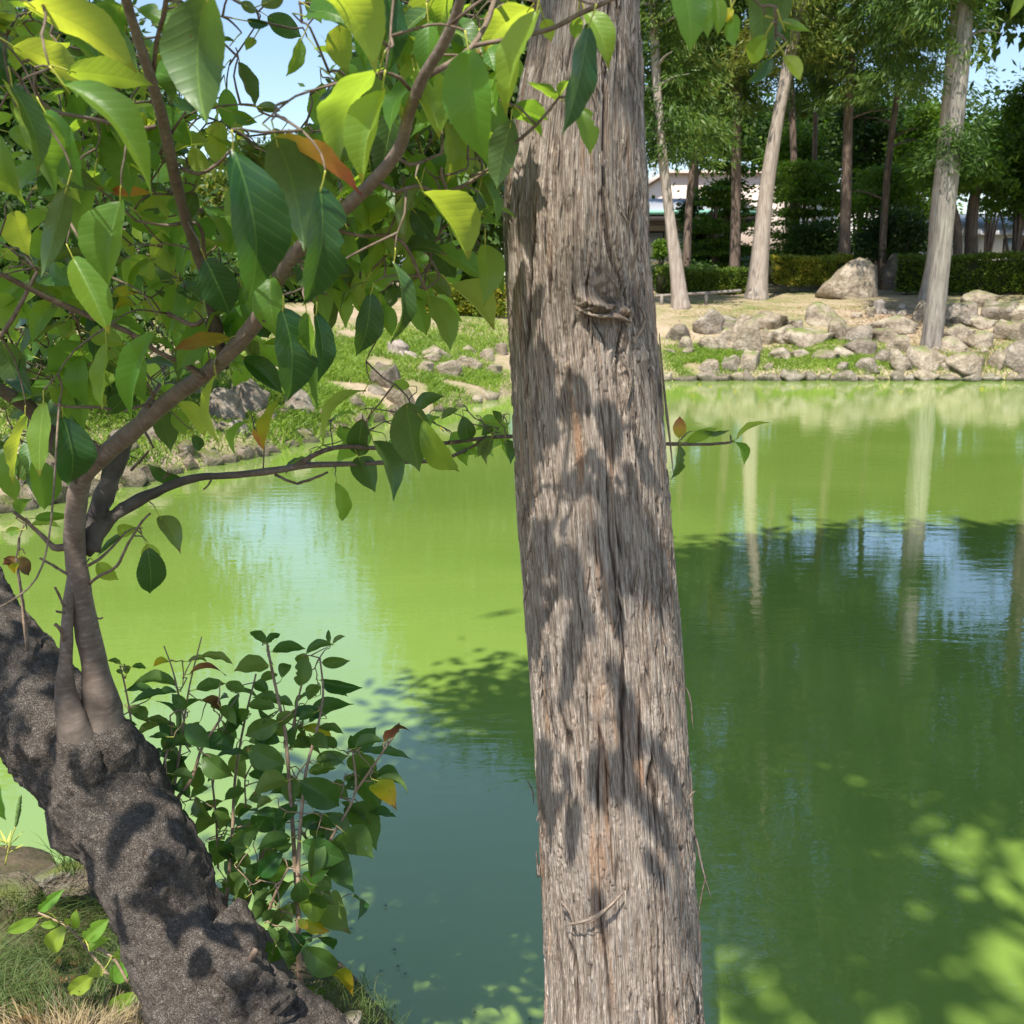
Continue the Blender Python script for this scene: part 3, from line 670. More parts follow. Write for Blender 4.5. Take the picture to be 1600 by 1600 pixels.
# ------------------------------------------------------------------ far trees
def crown_pts(c, z0, z1, r0, r1, nb, per, droop, rs, spread=.35, bx=1.):
    """points + outward directions along drooping limbs round a stem at c"""
    C = []; D = []
    for i in range(nb):
        t = rs.rand() ** .9; z = z0 + (z1 - z0) * t; a = rs.uniform(0, 2 * np.pi); L_ = (r0 + (r1 - r0) * t) * rs.uniform(.55, 1.1)
        s = np.sort(rs.rand(per)) ** .6
        x = np.cos(a) * L_ * s * bx; y = np.sin(a) * L_ * s; zz = z + .25 * L_ * s - droop * L_ * s ** 2
        p = np.stack([c[0] + x, c[1] + y, zz], 1) + rs.randn(per, 3) * spread * np.array([1, 1, .8]) * (.4 + .6 * s[:, None])
        C.append(p); D.append(np.stack([np.cos(a) * np.ones(per), np.sin(a) * np.ones(per), -droop * 1.4 * s - .1], 1))
    return np.vstack(C), np.vstack(D)
def crown(root, c, z0, z1, r0, r1, nb, per, mat, L_=.26, Wd=.07, droop=.5, seed=0, spread=.35, jitter=.6, holes=None, name='crown', bx=1., vis=6.5):
    """hanging sprays in tight clumps along drooping limbs; dense low down where one looks at it"""
    rs = np.random.RandomState(seed); Cs, Ds, Ls, Ws, Ts = [], [], [], [], []
    for za, zb, nl, ncl, nf, ls in ((z0, min(z1, z0 + vis), int(nb * .8), 8, 15, 1.), (min(z1, z0 + vis), z1, int(nb * .55), 6, 8, 1.9)):
        if zb - za < .3: continue
        t = rs.rand(nl); z = za + (zb - za) * t; a = rs.uniform(0, 2 * np.pi, nl); tt = (z - z0) / (z1 - z0); R_ = (r0 + (r1 - r0) * tt) * rs.uniform(.5, 1.12, nl) * np.where(tt > .8, 1 - (tt - .8) * 3.5, 1)
        s = rs.rand(nl, ncl) ** .7; e = np.stack([np.cos(a) * bx, np.sin(a), 0 * a], 1)
        cc = np.stack([c[0] + e[:, :1] * R_[:, None] * s, c[1] + e[:, 1:2] * R_[:, None] * s, z[:, None] + R_[:, None] * (.25 * s - .5 * droop * s ** 2)], -1) + rs.randn(nl, ncl, 3) * .13
        ct = rs.rand(nl, ncl)
        C = cc[:, :, None, :] + rs.randn(nl, ncl, nf, 3) * np.array([.13, .13, .09]) * ls; n = nl * ncl * nf; C = C.reshape(-1, 3)
        D = norm(np.broadcast_to(e[:, None, None, :], (nl, ncl, nf, 3)).reshape(-1, 3) * .55 + [0, 0, -.55 * droop - .1] + rs.randn(n, 3) * .38 * (jitter / .6))
        k_ = fbm3(C[:, 0] * .8 + seed, C[:, 1] * .8, C[:, 2] * .8, 2, seed) > -.38; tn = np.clip(.55 * np.repeat(ct.ravel(), nf) + .5 * rs.rand(n), 0, 1)
        Cs.append(C[k_]); Ds.append(D[k_]); Ts.append(tn[k_]); m_ = int(k_.sum()); Ls.append(L_ * .85 * ls * rs.uniform(.6, 1.3, m_)); Ws.append(Wd * .75 * ls * rs.uniform(.6, 1.3, m_))
    C, D = np.vstack(Cs), np.vstack(Ds); n = len(C); N = norm(rs.randn(n, 3) + [0, 0, .8])
    return card_obj(name, C, D, N, np.hstack(Ls), np.hstack(Ws), mat, root, np.hstack(Ts))
def limbs(root, path, mat, n, z0, z1, L_, seed, up=.35, r=.05, name='limbs'):
    rs = np.random.RandomState(seed); lst = []
    zs = path[:, 2]
    for i in range(n):
        z = rs.uniform(z0, z1); p = np.array([np.interp(z, zs, path[:, 0]), np.interp(z, zs, path[:, 1]), z]); a = rs.uniform(0, 6.28)
        e = np.array([math.cos(a), math.sin(a), up]); l = L_ * rs.uniform(.5, 1)
        lst.append(tube_data([p, p + e * l * .5, p + e * l + [0, 0, -.15 * l]], [r, r * .6, r * .15], 5, .4))
    tubes(name, lst, mat, root)
def far_trunk(pts, Y, top, mat, label, cat='tree', base_flare=1.35, name='cedar_tree', n=20):
    """pts: (px, py, width px) from the foot up, continued straight to height top"""
    path = [P(x, y, Y) for x, y, w in pts]; rr = [w / 2 * mpp(x, y, Y) for x, y, w in pts]
    path[0][2] = Hs(path[0][0], path[0][1]) - .15
    d = path[-1] - path[-2]; d = d / d[2]; zt = path[-1][2]
    for f in (.33, .66, 1.): path.append(np.array([path[-1][0] + d[0] * (top - zt) * .33 * .5, path[-1][1], zt + (top - zt) * f])); rr.append(rr[len(pts) - 1] * (1 - f * .85))
    path = np.array(path); root = tag(empty(name, (path[0][0], path[0][1], path[0][2] + .15)), label, cat)
    d_ = lambda base, th, s, r_: r_ * (.08 * noise2(th * 2, s * .7, 3) + .08 * noise2(th * 6, s * .9, 5)) * np.ones_like(th) + r_ * base_flare * .35 * np.exp(-s / .35) * (.6 + .5 * np.cos(th * 5 + 1))
    v_, f_, u_ = tube_data(path, rr, n, .22, d_); obj('trunk', mesh_np('trunk', v_, f_, uv=u_), mat, root)
    return root, path
CM, CY = MT['fol_cedar'], MT['fol_cedar_y']
r1, p1 = far_trunk([(1065, 486, 27), (1058, 430, 22), (1045, 330, 16), (1034, 230, 15), (1026, 120, 14), (1020, 0, 13)], 29.5, 19, MT['trunk_pale'], 'leftmost pale cedar beside the big trunk, leaning left, its crown hanging low')
r3, p3 = far_trunk([(1148, 436, 17), (1150, 300, 15), (1151, 120, 14), (1152, 0, 13)], 37.5, 24, MT['trunk_brown'], 'straight dark brown cedar just left of the leaning pale trunk')
r4, p4 = far_trunk([(1182, 469, 33), (1187, 400, 27), (1197, 300, 23), (1213, 200, 20), (1232, 100, 18), (1250, 0, 16)], 33, 27, MT['trunk_pale'], 'pale grey forked looking trunk leaning right at the hedge gap')
r5, p5 = far_trunk([(1320, 412, 19), (1322, 300, 16), (1327, 150, 14), (1335, 10, 12)], 38, 30, MT['trunk_brown'], 'straight reddish brown cedar rising behind the large slanting boulder')
r6, p6 = far_trunk([(1379, 405, 12), (1384, 300, 11), (1395, 200, 10), (1408, 100, 9)], 40, 26, MT['trunk_brown'], 'slender dark cedar right behind the rounded grey boulder')
r7, p7 = far_trunk([(1456, 532, 27), (1460, 500, 30), (1465, 450, 29), (1475, 350, 28), (1487, 250, 26), (1503, 100, 24), (1513, -10, 22)], 24.8, 29, MT['trunk_grey'], 'thick grey cedar standing among the bank stones at the right, foremost of the far trees', n=36)
r8, p8 = far_trunk([(1447, 456, 22), (1456, 400, 15), (1461, 330, 15), (1473, 220, 15), (1486, 80, 14)], 31.5, 26, MT['trunk_pale'], 'smooth blue grey trunk right behind the foremost thick cedar')
r9, p9 = far_trunk([(1500, 405, 14), (1496, 360, 13), (1489, 320, 10), (1492, 280, 8)], 38, 6.6, MT['trunk_brown'], 'short twisted reddish trunk behind the dark hedge, right of the thick cedar', name='tree')
r10, p10 = far_trunk([(1522, 404, 22), (1518, 350, 18), (1524, 300, 16), (1534, 260, 10)], 39, 7.2, MT['trunk_brown'], 'dark gnarled trunk behind the hedge in front of the white house', name='tree')
r11, p11 = far_trunk([(1246, 440, 11), (1242, 300, 11), (1238, 180, 10), (1234, 60, 9)], 44, 22, MT['trunk_brown'], 'dark trunk half hidden behind the leaning pale cedar', name='cedar_tree')
r12, p12 = far_trunk([(1272, 430, 9), (1272, 300, 8), (1274, 200, 8), (1276, 60, 7)], 46, 22, MT['trunk_brown'], 'thin far cedar between the leaning pale trunk and the reddish brown one', name='cedar_tree')
r2, p2 = far_trunk([(1072, 440, 13), (1076, 330, 12), (1084, 240, 10), (1090, 120, 9)], 38, 16, MT['trunk_brown'], 'thin dark trunk just right of the leftmost pale cedar', name='tree')
zp = lambda py, Y: P(1200, py, Y)[2]
crown(r1, p1[5][:2] + [.5, 0], zp(250, 29.5), 14.5, 2.0, 1.4, 170, 95, CM, .26, .06, .7, 1)
crown(r2, p2[3][:2], zp(250, 38), 17, 1.9, 1.2, 120, 80, CM, .3, .08, .6, 2)
crown(r3, p3[3][:2] + [-.6, 0], zp(190, 37.5), 24, 2.3, 1.6, 190, 75, CM, .3, .07, .7, 3)
crown(r4, p4[4][:2] + [.3, 0], zp(95, 33), 26, 2.1, 2.2, 190, 80, CY, .28, .07, .7, 4)
crown(r5, p5[3][:2], zp(150, 38), 31, 2.2, 2.0, 230, 75, CM, .3, .07, .8, 5)
crown(r6, p6[3][:2], zp(150, 40), 26, 1.6, 1.3, 150, 75, CM, .3, .07, .8, 6)
crown(r7, p7[6][:2] + [-.55, 0], zp(45, 24.8), 29, .95, 1.9, 330, 75, CM, .26, .055, .9, 7)
crown(r7, p7[5][:2], zp(260, 24.8), zp(60, 24.8), .55, .6, 52, 60, CM, .2, .05, .4, 17, spread=.2, name='side_shoots')
crown(r8, p8[4][:2] + [-1.5, 0], zp(140, 31.5), 26, 2.2, 2.0, 190, 75, CM, .28, .06, .9, 8)
crown(r9, p9[3][:2], zp(300, 38), 6.8, 2.0, 1.4, 90, 60, MT['fol_maple'], .2, .12, .2, 9, jitter=1.)
crown(r10, p10[3][:2] + [1.6, 0], zp(330, 39), 7.6, 2.6, 1.8, 150, 80, MT['fol_maple'], .2, .12, .3, 10, jitter=1.)
crown(r11, p11[3][:2], zp(120, 44), 23, 2.2, 1.4, 120, 70, CY, .34, .09, .7, 11)
crown(r12, p12[3][:2], zp(170, 46), 22, 1.8, 1.2, 120, 70, CM, .34, .09, .7, 12)
for rr_, pp_, mt_, za, zb, s_ in ((r1, p1, 'trunk_pale', 6, 12, 1), (r3, p3, 'trunk_brown', 7, 18, 2), (r4, p4, 'trunk_pale', 8, 18, 3), (r5, p5, 'trunk_brown', 7, 20, 4), (r6, p6, 'trunk_brown', 5, 15, 5), (r7, p7, 'trunk_grey', 7, 18, 6)):
    limbs(rr_, pp_, MT[mt_], 16, za, zb, 2.0, s_)

# broadleaf trees and shrubs of the middle ground
def bush(px, py, w, h_, Y, label, mat, n, seed, name='shrub', cat='shrub', leaf=(.16, .09), layered=False, trunk=True, z_bottom=None):
    rs = np.random.RandomState(seed); p = P(px, py, Y); k_ = mpp(px, py, Y); rx = w * k_ / 2; hz = h_ * k_; z0 = p[2]; g_ = Hs(p[0], p[1])
    root = tag(empty(name, (p[0], p[1], g_)), label, cat)
    nc = max(8, int(n / 260)); cc = rs.randn(nc, 3); cc = norm(cc) * rs.rand(nc, 1) ** .4; cc[:, 2] = rs.rand(nc)
    wz = np.sqrt(np.clip(1 - (cc[:, 2] * .95) ** 2, .12, 1))
    cen = np.stack([p[0] + cc[:, 0] * rx * wz, p[1] + cc[:, 1] * rx * .8 * wz, z0 + cc[:, 2] * hz], 1)
    i = rs.randint(0, nc, n); sz = rx * (.3 if not layered else .42)
    off = rs.randn(n, 3) * [sz, sz, sz * (.75 if not layered else .16)]
    C = cen[i] + off * .6; C[:, 2] = np.maximum(C[:, 2], g_ + .05)
    D = norm(np.stack([off[:, 0], off[:, 1], -.25 * np.ones(n) * sz], 1) + rs.randn(n, 3) * sz * .8); N = norm(rs.randn(n, 3) * .7 + [0, 0, 1.])
    card_obj('crown', C, D, N, leaf[0] * rs.uniform(.6, 1.3, n), leaf[1] * rs.uniform(.6, 1.3, n), mat, root, np.clip(rs.rand(n) * .7 + rs.rand(nc)[i] * .3, 0, 1))
    if trunk:
        lst = []; b_ = np.array([p[0], p[1], g_ - .1])
        for j in range(min(nc, 16)):
            e = cen[j]; m_ = (b_ + e) / 2 + [0, 0, .1 * hz]; lst.append(tube_data([b_, b_ * .6 + m_ * .4 + [0, 0, .1], m_, e], [.09, .06, .04, .015], 6, .5))
        tubes('trunk', lst, MT['trunk_brown'], root)
    return root
mp_ = MT['fol_maple']; ev = MT['fol_ever']
bush(1135, 425, 90, 190, 43, 'tall maple in front of the green roofed building', mp_, 9000, 43, layered=True)
bush(1078, 425, 75, 112, 42, 'small dark shrub under the green roof edge', ev, 4000, 44)
bush(1115, 420, 100, 125, 41, 'spreading green maple behind the low hedge, left of the straight dark trunk', mp_, 9000, 31, layered=True)
bush(1255, 410, 130, 150, 43, 'broad maple in layers behind the orange tipped hedge', mp_, 14000, 32, layered=True)
bush(1280, 415, 110, 60, 40, 'dark low shrub behind the orange tipped hedge', ev, 8000, 33)
bush(1385, 400, 150, 130, 45, 'leafy maple behind the two boulders', mp_, 13000, 34, layered=True)
bush(1400, 400, 130, 60, 41, 'dark low shrub behind the boulders', ev, 7000, 35)
bush(1345, 330, 110, 190, 50, 'dark broadleaf tree behind the reddish brown cedar', ev, 9000, 36, name='tree', cat='tree', leaf=(.24, .14))
bush(1430, 330, 110, 150, 48, 'lit broadleaf tree behind the thick cedar', mp_, 9000, 37, name='tree', cat='tree', leaf=(.22, .13))
bush(1595, 330, 130, 190, 40, 'sunlit yellow green tree at the right edge', mp_, 12000, 38, name='tree', cat='tree', leaf=(.18, .1))
bush(1550, 320, 70, 80, 46, 'loose pale shrub in front of the white house', mp_, 3500, 39)
bush(1030, 430, 36, 50, 37, 'small bright shrub beside the big trunk in front of the green roofed building', mp_, 2600, 40, leaf=(.12, .08))
bush(1060, 440, 120, 22, 38, 'line of small shrubs behind the low hedge at the left', ev, 4000, 41)
bush(1240, 300, 120, 90, 52, 'light green maple crown over the beige building', mp_, 8000, 42, name='tree', cat='tree', leaf=(.24, .14))

# ---- trees behind the left half
def big_tree(px, Y, top_el, w_px, z0, label, mat, seed, n=30000, leaf=(.28, .15), lean=0., sq=1.0, shape=.55):
    rs = np.random.RandomState(seed); x = ray(px, 430)[0] / ray(px, 430)[1] * Y; g_ = Hs(x, Y); ztop = 2.3 + Y * math.tan(rad(top_el)); r = w_px / 2 * Y / F
    root = tag(empty('tree', (x, Y, g_)), label, 'tree')
    nc = 90; t = rs.rand(nc) ** .8; a = rs.uniform(0, 6.28, nc); q = rs.rand(nc) ** .5; prof = r * np.clip(1 - t * shape - .5 * sstep(.7, 1, t) * shape, .08, 1)
    cen = np.stack([x + lean * t + np.cos(a) * q * prof, Y + np.sin(a) * q * prof, z0 + (ztop - z0) * t], 1)
    i = rs.randint(0, nc, n); sz = r * .23; off = rs.randn(n, 3) * [sz, sz, sz * .8]; C = cen[i] + off
    D = norm(off + rs.randn(n, 3) * sz + [0, 0, -sz * .4]); N = norm(rs.randn(n, 3) + [0, 0, .7])
    card_obj('crown', C, D, N, leaf[0] * rs.uniform(.6, 1.3, n), leaf[1] * rs.uniform(.6, 1.3, n), mat, root, np.clip(.6 * rs.rand(n) + .4 * rs.rand(nc)[i], 0, 1))
    q_ = .35 if ztop < 4.2 else 1.
    lst = [tube_data([(x, Y, g_ - .2), (x + lean * .3, Y, (g_ + ztop) * .4), (x + lean, Y, ztop * .92)], [q_ * min(.32, .012 * ztop ** 1.3), q_ * min(.22, .008 * ztop ** 1.3), .02], 12, .5)]
    for j in range(22):
        e = cen[j]; b_ = np.array([x + lean * .5 * t[j], Y, max(g_ + 2, e[2] - 1.6)]); lst.append(tube_data([b_, (b_ + e) / 2 + [0, 0, .1], e], [.09, .05, .015], 5, .6))
    tubes('trunk', lst, MT['trunk_brown'], root)
ce = CM
big_tree(650, 34, 18, 300, 4.0, 'tall evergreen right of the sky gap, behind the cherry branches', ev, 51, 36000, sq=1, lean=2.6)
big_tree(880, 38, 21, 300, 6.0, 'tall dark evergreen behind the big trunk', ev, 52, 30000, (.32, .16), lean=.6)
big_tree(180, 27, 12.0, 280, 3.0, 'broad dark evergreen left of the sky gap', ev, 53, 40000, (.24, .12), lean=-.6, shape=.75)
big_tree(-110, 24, 15, 420, 3.5, 'dark evergreen at the far left, partly outside the view', ev, 54, 26000, (.26, .13))
big_tree(420, 44, 5.6, 190, 2.4, 'low rounded tree under the sky gap', ev, 55, 13000, (.26, .14), shape=.35)
big_tree(535, 42, 5.6, 150, 2.2, 'mid height evergreen at the foot of the tall one', ev, 56, 11000, (.26, .14), shape=.35)
big_tree(320, 36, 4.8, 170, 2.2, 'low evergreen with yellowish tips left below the sky gap', CY, 57, 12000, (.22, .12), shape=.3)
big_tree(720, 36, 5.5, 170, 2.0, 'low broadleaf tree between the lawn hedge and the big trunk', mp_, 58, 12000, (.2, .12), shape=.3)
big_tree(130, 22, 5.2, 260, 1.6, 'shrubby evergreen above the left shore stones', ev, 59, 14000, (.16, .09), shape=.3)
big_tree(1650, 31, 41, 380, 9.2, 'very tall evergreen at the right whose crown stands above the view', ev, 66, 26000, (.4, .2), shape=.4)
big_tree(1900, 30, 32, 420, 5, 'tall evergreen right of the view', ev, 60, 14000, (.34, .18))
# tree on the left bank whose shade falls on the lawn
bx_ = P(250, 560, 15.5)
big_tree(130, 14, 3.4, 420, 1.7, 'low spreading tree over the left shore stones', ev, 67, 13000, (.12, .065), shape=.15)
big_tree(-190, 12.5, 6, 420, 1.6, 'dense shrubby tree outside the left edge', ev, 68, 9000, (.12, .065), shape=.15)
bush(420, 470, 230, 110, 30, 'dense dark shrubbery behind the shaded lawn', ev, 14000, 62)
bush(180, 480, 230, 120, 26, 'dense dark shrubbery at the left behind the slatted fence', ev, 14000, 63)
bush(560, 470, 170, 90, 33, 'green shrubbery behind the lawn right of the dense dark one', mp_, 9000, 64)
bush(10, 500, 160, 130, 22, 'dark shrubbery at the left edge', ev, 8000, 65)
for i_, (px_, Y_, top_, w_) in enumerate([(1080, 56, 12, 170), (1230, 60, 7.3, 190), (1370, 58, 7.6, 210), (1590, 54, 5.5, 200)]):
    big_tree(px_, Y_, top_, w_, 8.5 + i_ % 2, ['dark evergreen far behind the leftmost cedars', 'dark evergreen far behind the leaning pale cedar', 'dark evergreen far behind the slender cedar', 'dark evergreen far behind the white house'][i_], ev, 70 + i_, 15000, (.36, .2), shape=.35)

# ------------------------------------------------------------------ buildings, mast, car
mt_wall = mat_simple('white_wall', (.68, .66, .62), .8, .2, 2., .06); mt_beige = mat_simple('beige_wall', (.62, .50, .43), .8, .2, 1.5, .08)
mt_green = mat_simple('verdigris_trim', (.24, .5, .4), .6, .3, 3., .12); mt_dark = mat_simple('dark_timber', (.05, .04, .035), .7, .3, 4., .3)
mt_glass = mat_simple('window_glass', (.16, .21, .25), .08, .6); mt_roof = mat_simple('grey_metal_roof', (.30, .31, .33), .5, .4, 2., .12)
mt_white = mat_simple('white_paint', (.75, .75, .73), .6, .3, 5., .04); mt_steel = mat_simple('galvanised_steel', (.45, .47, .49), .45, .5, 5., .1, metal=.4)
def building_green():
    Y = 52; k_ = mpp(1080, 370, Y); xa, xb = P(960, 370, Y)[0], P(1172, 370, Y)[0]; xm = (xa + xb) / 2; w = xb - xa
    ze = P(1080, 336, Y)[2]; zw1 = P(1080, 362, Y)[2]; zw0 = P(1080, 402, Y)[2]; g_ = Hs(xm, Y); t = .3
    root = tag(empty('garden_building', (xm, Y + 3, g_)), 'low building with a green edged roof and wide windows behind the leftmost far trunks', 'building')
    box('wall', (xm, Y + 3.5, (g_ + ze - .45) / 2), (w - 1.6, 5.6, ze - .45 - g_), mt_wall, root)
    box('eave', (xm, Y + 2.4, ze - .22), (w + .6, 7.6, .44), mt_dark, root)
    box('roof_edge', (xm, Y - 1.42, ze + .06), (w + .7, .06, .22), mt_green, root)
    v_ = np.array([[xa - .4, Y - 1.4, ze + .1], [xb + .4, Y - 1.4, ze + .1], [xb + .4, Y + 6.2, ze + 1.2], [xa - .4, Y + 6.2, ze + 1.2], [xa - .4, Y - 1.4, ze], [xb + .4, Y - 1.4, ze], [xb + .4, Y + 6.2, ze], [xa - .4, Y + 6.2, ze]])
    f_ = np.array([[0, 1, 2, 3], [0, 4, 5, 1], [1, 5, 6, 2], [2, 6, 7, 3], [3, 7, 4, 0]])
    obj('roof', mesh_np('roof', v_, f_, smooth=False), mt_roof, root)
    x = xa + .9
    while x < xb - 1.8:
        fr = box('window', (x + .8, Y + .68, (zw0 + zw1) / 2), (1.66, .06, zw1 - zw0 + .1), mt_dark, root)
        gl = box('pane', (x + .8, Y + .635, (zw0 + zw1) / 2), (1.5, .03, zw1 - zw0 - .06), mt_glass_l, fr)
        x += 1.9
    box('sill', (xm, Y + .62, zw0 - .16), (w - 1.8, .12, .12), mt_wall, root)
mt_glass_l = mat_simple('frosted_pane', (.38, .45, .5), .25, .5, 1.2, .15)
building_green()
def block(px0, px1, py_top, Y, dep, label, wall, roof, name='building', par=.25, win=None, slope=0.):
    x0, x1 = P(px0, py_top, Y)[0], P(px1, py_top, Y)[0]; zt = P(px0, py_top, Y)[2]; xm = (x0 + x1) / 2; g_ = 1.9
    root = tag(empty(name, (xm, Y + dep / 2, g_)), label, 'building')
    box('wall', (xm, Y + dep / 2, (g_ + zt - par) / 2), (x1 - x0, dep, zt - par - g_), wall, root)
    v_ = np.array([[x0 - .3, Y - .5, zt - par], [x1 + .3, Y - .5, zt - par], [x1 + .3, Y + dep, zt + slope], [x0 - .3, Y + dep, zt + slope], [x0 - .3, Y - .5, zt - par - .2], [x1 + .3, Y - .5, zt - par - .2], [x1 + .3, Y + dep, zt - par - .2], [x0 - .3, Y + dep, zt - par - .2]])
    obj('roof', mesh_np('roof', v_, np.array([[0, 1, 2, 3], [0, 4, 5, 1], [1, 5, 6, 2], [2, 6, 7, 3], [3, 7, 4, 0]]), smooth=False), roof, root)
    for (wx0, wy0, wx1, wy1) in (win or []):
        a = P(wx0, wy0, Y); c = P(wx1, wy1, Y); f = box('window', ((a[0] + c[0]) / 2, Y - .02, (a[2] + c[2]) / 2), (c[0] - a[0], .06, a[2] - c[2]), mt_dark, root)
        box('pane', ((a[0] + c[0]) / 2, Y - .065, (a[2] + c[2]) / 2), (c[0] - a[0] - .12, .03, a[2] - c[2] - .12), mt_glass, f)
    return root
block(1045, 1312, 262, 88, 14, 'large pale beige building with a flat roof behind the maples', mt_beige, mt_beige, win=[(1075, 300, 1090, 318), (1215, 290, 1232, 308), (1285, 290, 1300, 308)])
rr_ = block(1315, 1450, 268, 66, 9, 'long low building with a ribbed grey metal roof behind the reddish brown cedar', mt_wall, mt_roof, win=[(1340, 360, 1362, 385), (1400, 360, 1430, 385)], slope=1.6, par=1.2)
block(1535, 1680, 345, 54, 8, 'white house with a grey roof behind the dark hedge at the right', mt_wall, mt_roof, name='house', win=[(1568, 372, 1584, 394), (1606, 372, 1625, 394)], par=.5, slope=.8)
block(540, 700, 425, 58, 8, 'low pale house glimpsed between the cherry leaves above the left lawn', mt_wall, mt_roof, name='house', win=[(560, 445, 580, 470), (610, 445, 640, 470)], par=.6, slope=.9)
block(20, 300, 380, 48, 8, 'grey house glimpsed behind the leaves at the left', mat_simple('grey_wall', (.3, .31, .31), .8, .2, 1.5, .1), mt_roof, name='house', win=[(60, 410, 90, 450), (120, 410, 150, 450), (200, 410, 240, 450)], par=.6, slope=.8)
# lattice mast
Y = 120; b0 = P(1026, 330, Y); t0 = P(1022, 205, Y); root = tag(empty('lattice_mast', (b0[0], Y, 2)), 'distant thin lattice mast against the sky beside the big trunk', 'mast')
lst = []; w0 = .75
cor = [(-1, -1), (1, -1), (1, 1), (-1, 1)]
for c in cor: lst.append(tube_data([(b0[0] + c[0] * w0, Y + c[1] * w0, 2), (b0[0] + c[0] * w0 * .5, Y + c[1] * w0 * .5, t0[2])], [.07, .05], 4, 10))
obj('legs', mesh_np('legs', *join_data(lst)[:2]), mt_steel, root); lst = []
zs_ = np.arange(3, t0[2] - .6, 1.0)
for z in zs_:
    f = lambda zz: w0 * (1 - .5 * (zz - 2) / (t0[2] - 2))
    for c, d in zip(cor, cor[1:] + cor[:1]):
        a, b_ = f(z), f(z + 1); lst.append(tube_data([(b0[0] + c[0] * a, Y + c[1] * a, z), (b0[0] + d[0] * b_, Y + d[1] * b_, z + 1)], [.04, .04], 4, 5)); lst.append(tube_data([(b0[0] + c[0] * a, Y + c[1] * a, z), (b0[0] + d[0] * a, Y + d[1] * a, z)], [.04, .04], 4, 5))
obj('bracing', mesh_np('bracing', *join_data(lst)[:2]), mt_steel, root)
# parked car glimpsed between the two trunks
def car(px, py, Y):
    p = P(px, py, Y); g_ = Hs(p[0], p[1]); root = tag(empty('parked_car', (p[0], p[1], g_)), 'grey parked car glimpsed between the straight dark trunk and the leaning pale one', 'car')
    prof = [(-2.1, .35), (-2.15, .75), (-1.5, .95), (-1.1, 1.02), (-.5, 1.45), (.9, 1.5), (1.7, 1.05), (2.1, .95), (2.15, .4)]
    n = len(prof); V = []
    for sgn, k_ in ((-1, .82), (-1, 0), (1, 0), (1, .82)): pass
    for yy, s_ in ((-.82, 0), (.82, 0)):
        for x, z in prof: V.append((p[0] + x, p[1] + yy * (1 if z < 1.1 else .82), g_ + z))
    F_ = [[i, i + 1, n + i + 1, n + i] for i in range(n - 1)] + [[0, n, 2 * n - 1, n - 1]]
    bm = bmesh.new(); vs = [bm.verts.new(v) for v in V]
    for f in F_: bm.faces.new([vs[i] for i in f])
    bm.faces.new([vs[i] for i in range(n)]); bm.faces.new([vs[n + i] for i in reversed(range(n))])
    bmesh.ops.recalc_face_normals(bm, faces=bm.faces); bmesh.ops.bevel(bm, geom=[e for e in bm.edges], offset=.05, segments=2, affect='EDGES')
    me = bpy.data.meshes.new('body'); bm.to_mesh(me); bm.free(); body = obj('body', me, mat_simple('grey_car_paint', (.36, .37, .39), .3, .6), root)
    box('side_window', (p[0] + .15, p[1] - .74, g_ + 1.2), (1.5, .05, .34), mt_glass, root)
    for x in (-1.35, 1.35):
        for y in (-.78, .78):
            a = np.array([p[0] + x, p[1] + y, g_ + .32]); tubes('wheel', [tube_data([a + [0, -.1, 0], a + [0, .1, 0]], [.32, .32], 20, .3)], mt_dark, root)
car(1172, 425, 46)
# white slatted fence at the left
wf = P(75, 520, 24); g_ = Hs(wf[0], wf[1]); root = tag(empty('slatted_fence', wf), 'white slatted fence over a pale panelled base glimpsed at the left between the leaves', 'fence')
za, zb, zc = P(75, 496, 24)[2], P(75, 528, 24)[2], P(75, 562, 24)[2]; x0, x1 = P(46, 520, 24)[0], P(205, 520, 24)[0]
for z in (za, zb): box('rail', ((x0 + x1) / 2, 24, z), (x1 - x0, .05, .06), mt_white, root)
x = x0
while x < x1: box('slat', (x, 23.96, (za + zb) / 2), (.035, .025, za - zb - .04), mt_white, root); x += .11
x = x0
while x < x1 - .1: box('panel', (x + .11, 24, (zb + zc) / 2 - .05), (.2, .04, zb - zc - .02), mt_wall, root); x += .215
box('base_rail', ((x0 + x1) / 2, 23.98, zc - .1), (x1 - x0, .1, .12), mt_beige, root)

# ------------------------------------------------------------------ the big cedar trunk in front
TY = 1.86
tw = [(-60, 917, 160), (0, 915, 170), (50, 917, 172), (100, 909, 190), (200, 902, 212), (300, 897, 232), (400, 901, 233), (600, 916, 238), (800, 930, 243), (1000, 945, 245), (1200, 957, 245), (1400, 967, 248), (1600, 974, 256), (1680, 977, 266)]
zz = []; xc = []; rr = []
for y, x, w in tw:
    k_ = mpp(x, y, TY); r_ = w / 2 * k_; p = P(x, y, TY); zz.append(p[2]); xc.append(p[0]); rr.append(r_ * .985)
zz, xc, rr = np.array(zz)[::-1], np.array(xc)[::-1], np.array(rr)[::-1]
zv = np.hstack([np.linspace(.35, zz[0] - .02, 24), np.linspace(zz[0], zz[-1], 860), zz[-1] + .03 + (np.linspace(0, 1, 60)) ** 1.4 * 9.6])
Xc = np.interp(zv, zz, xc); Rr = np.interp(zv, zz, rr)
k_ = 9; ker = np.ones(k_ * 6 + 1) / (k_ * 6 + 1)
Xc = np.convolve(np.pad(Xc, k_ * 3, 'edge'), ker, 'valid'); Rr = np.convolve(np.pad(Rr, k_ * 3, 'edge'), ker, 'valid')
Xc = np.where(zv > zz[-1], np.interp(zz[-1], zv, Xc) - .015 * (zv - zz[-1]), Xc)
Rr = np.where(zv > zz[-1], np.interp(zz[-1], zv, Rr) * np.clip(1 - (zv - zz[-1]) / 10.5, .05, 1), Rr)
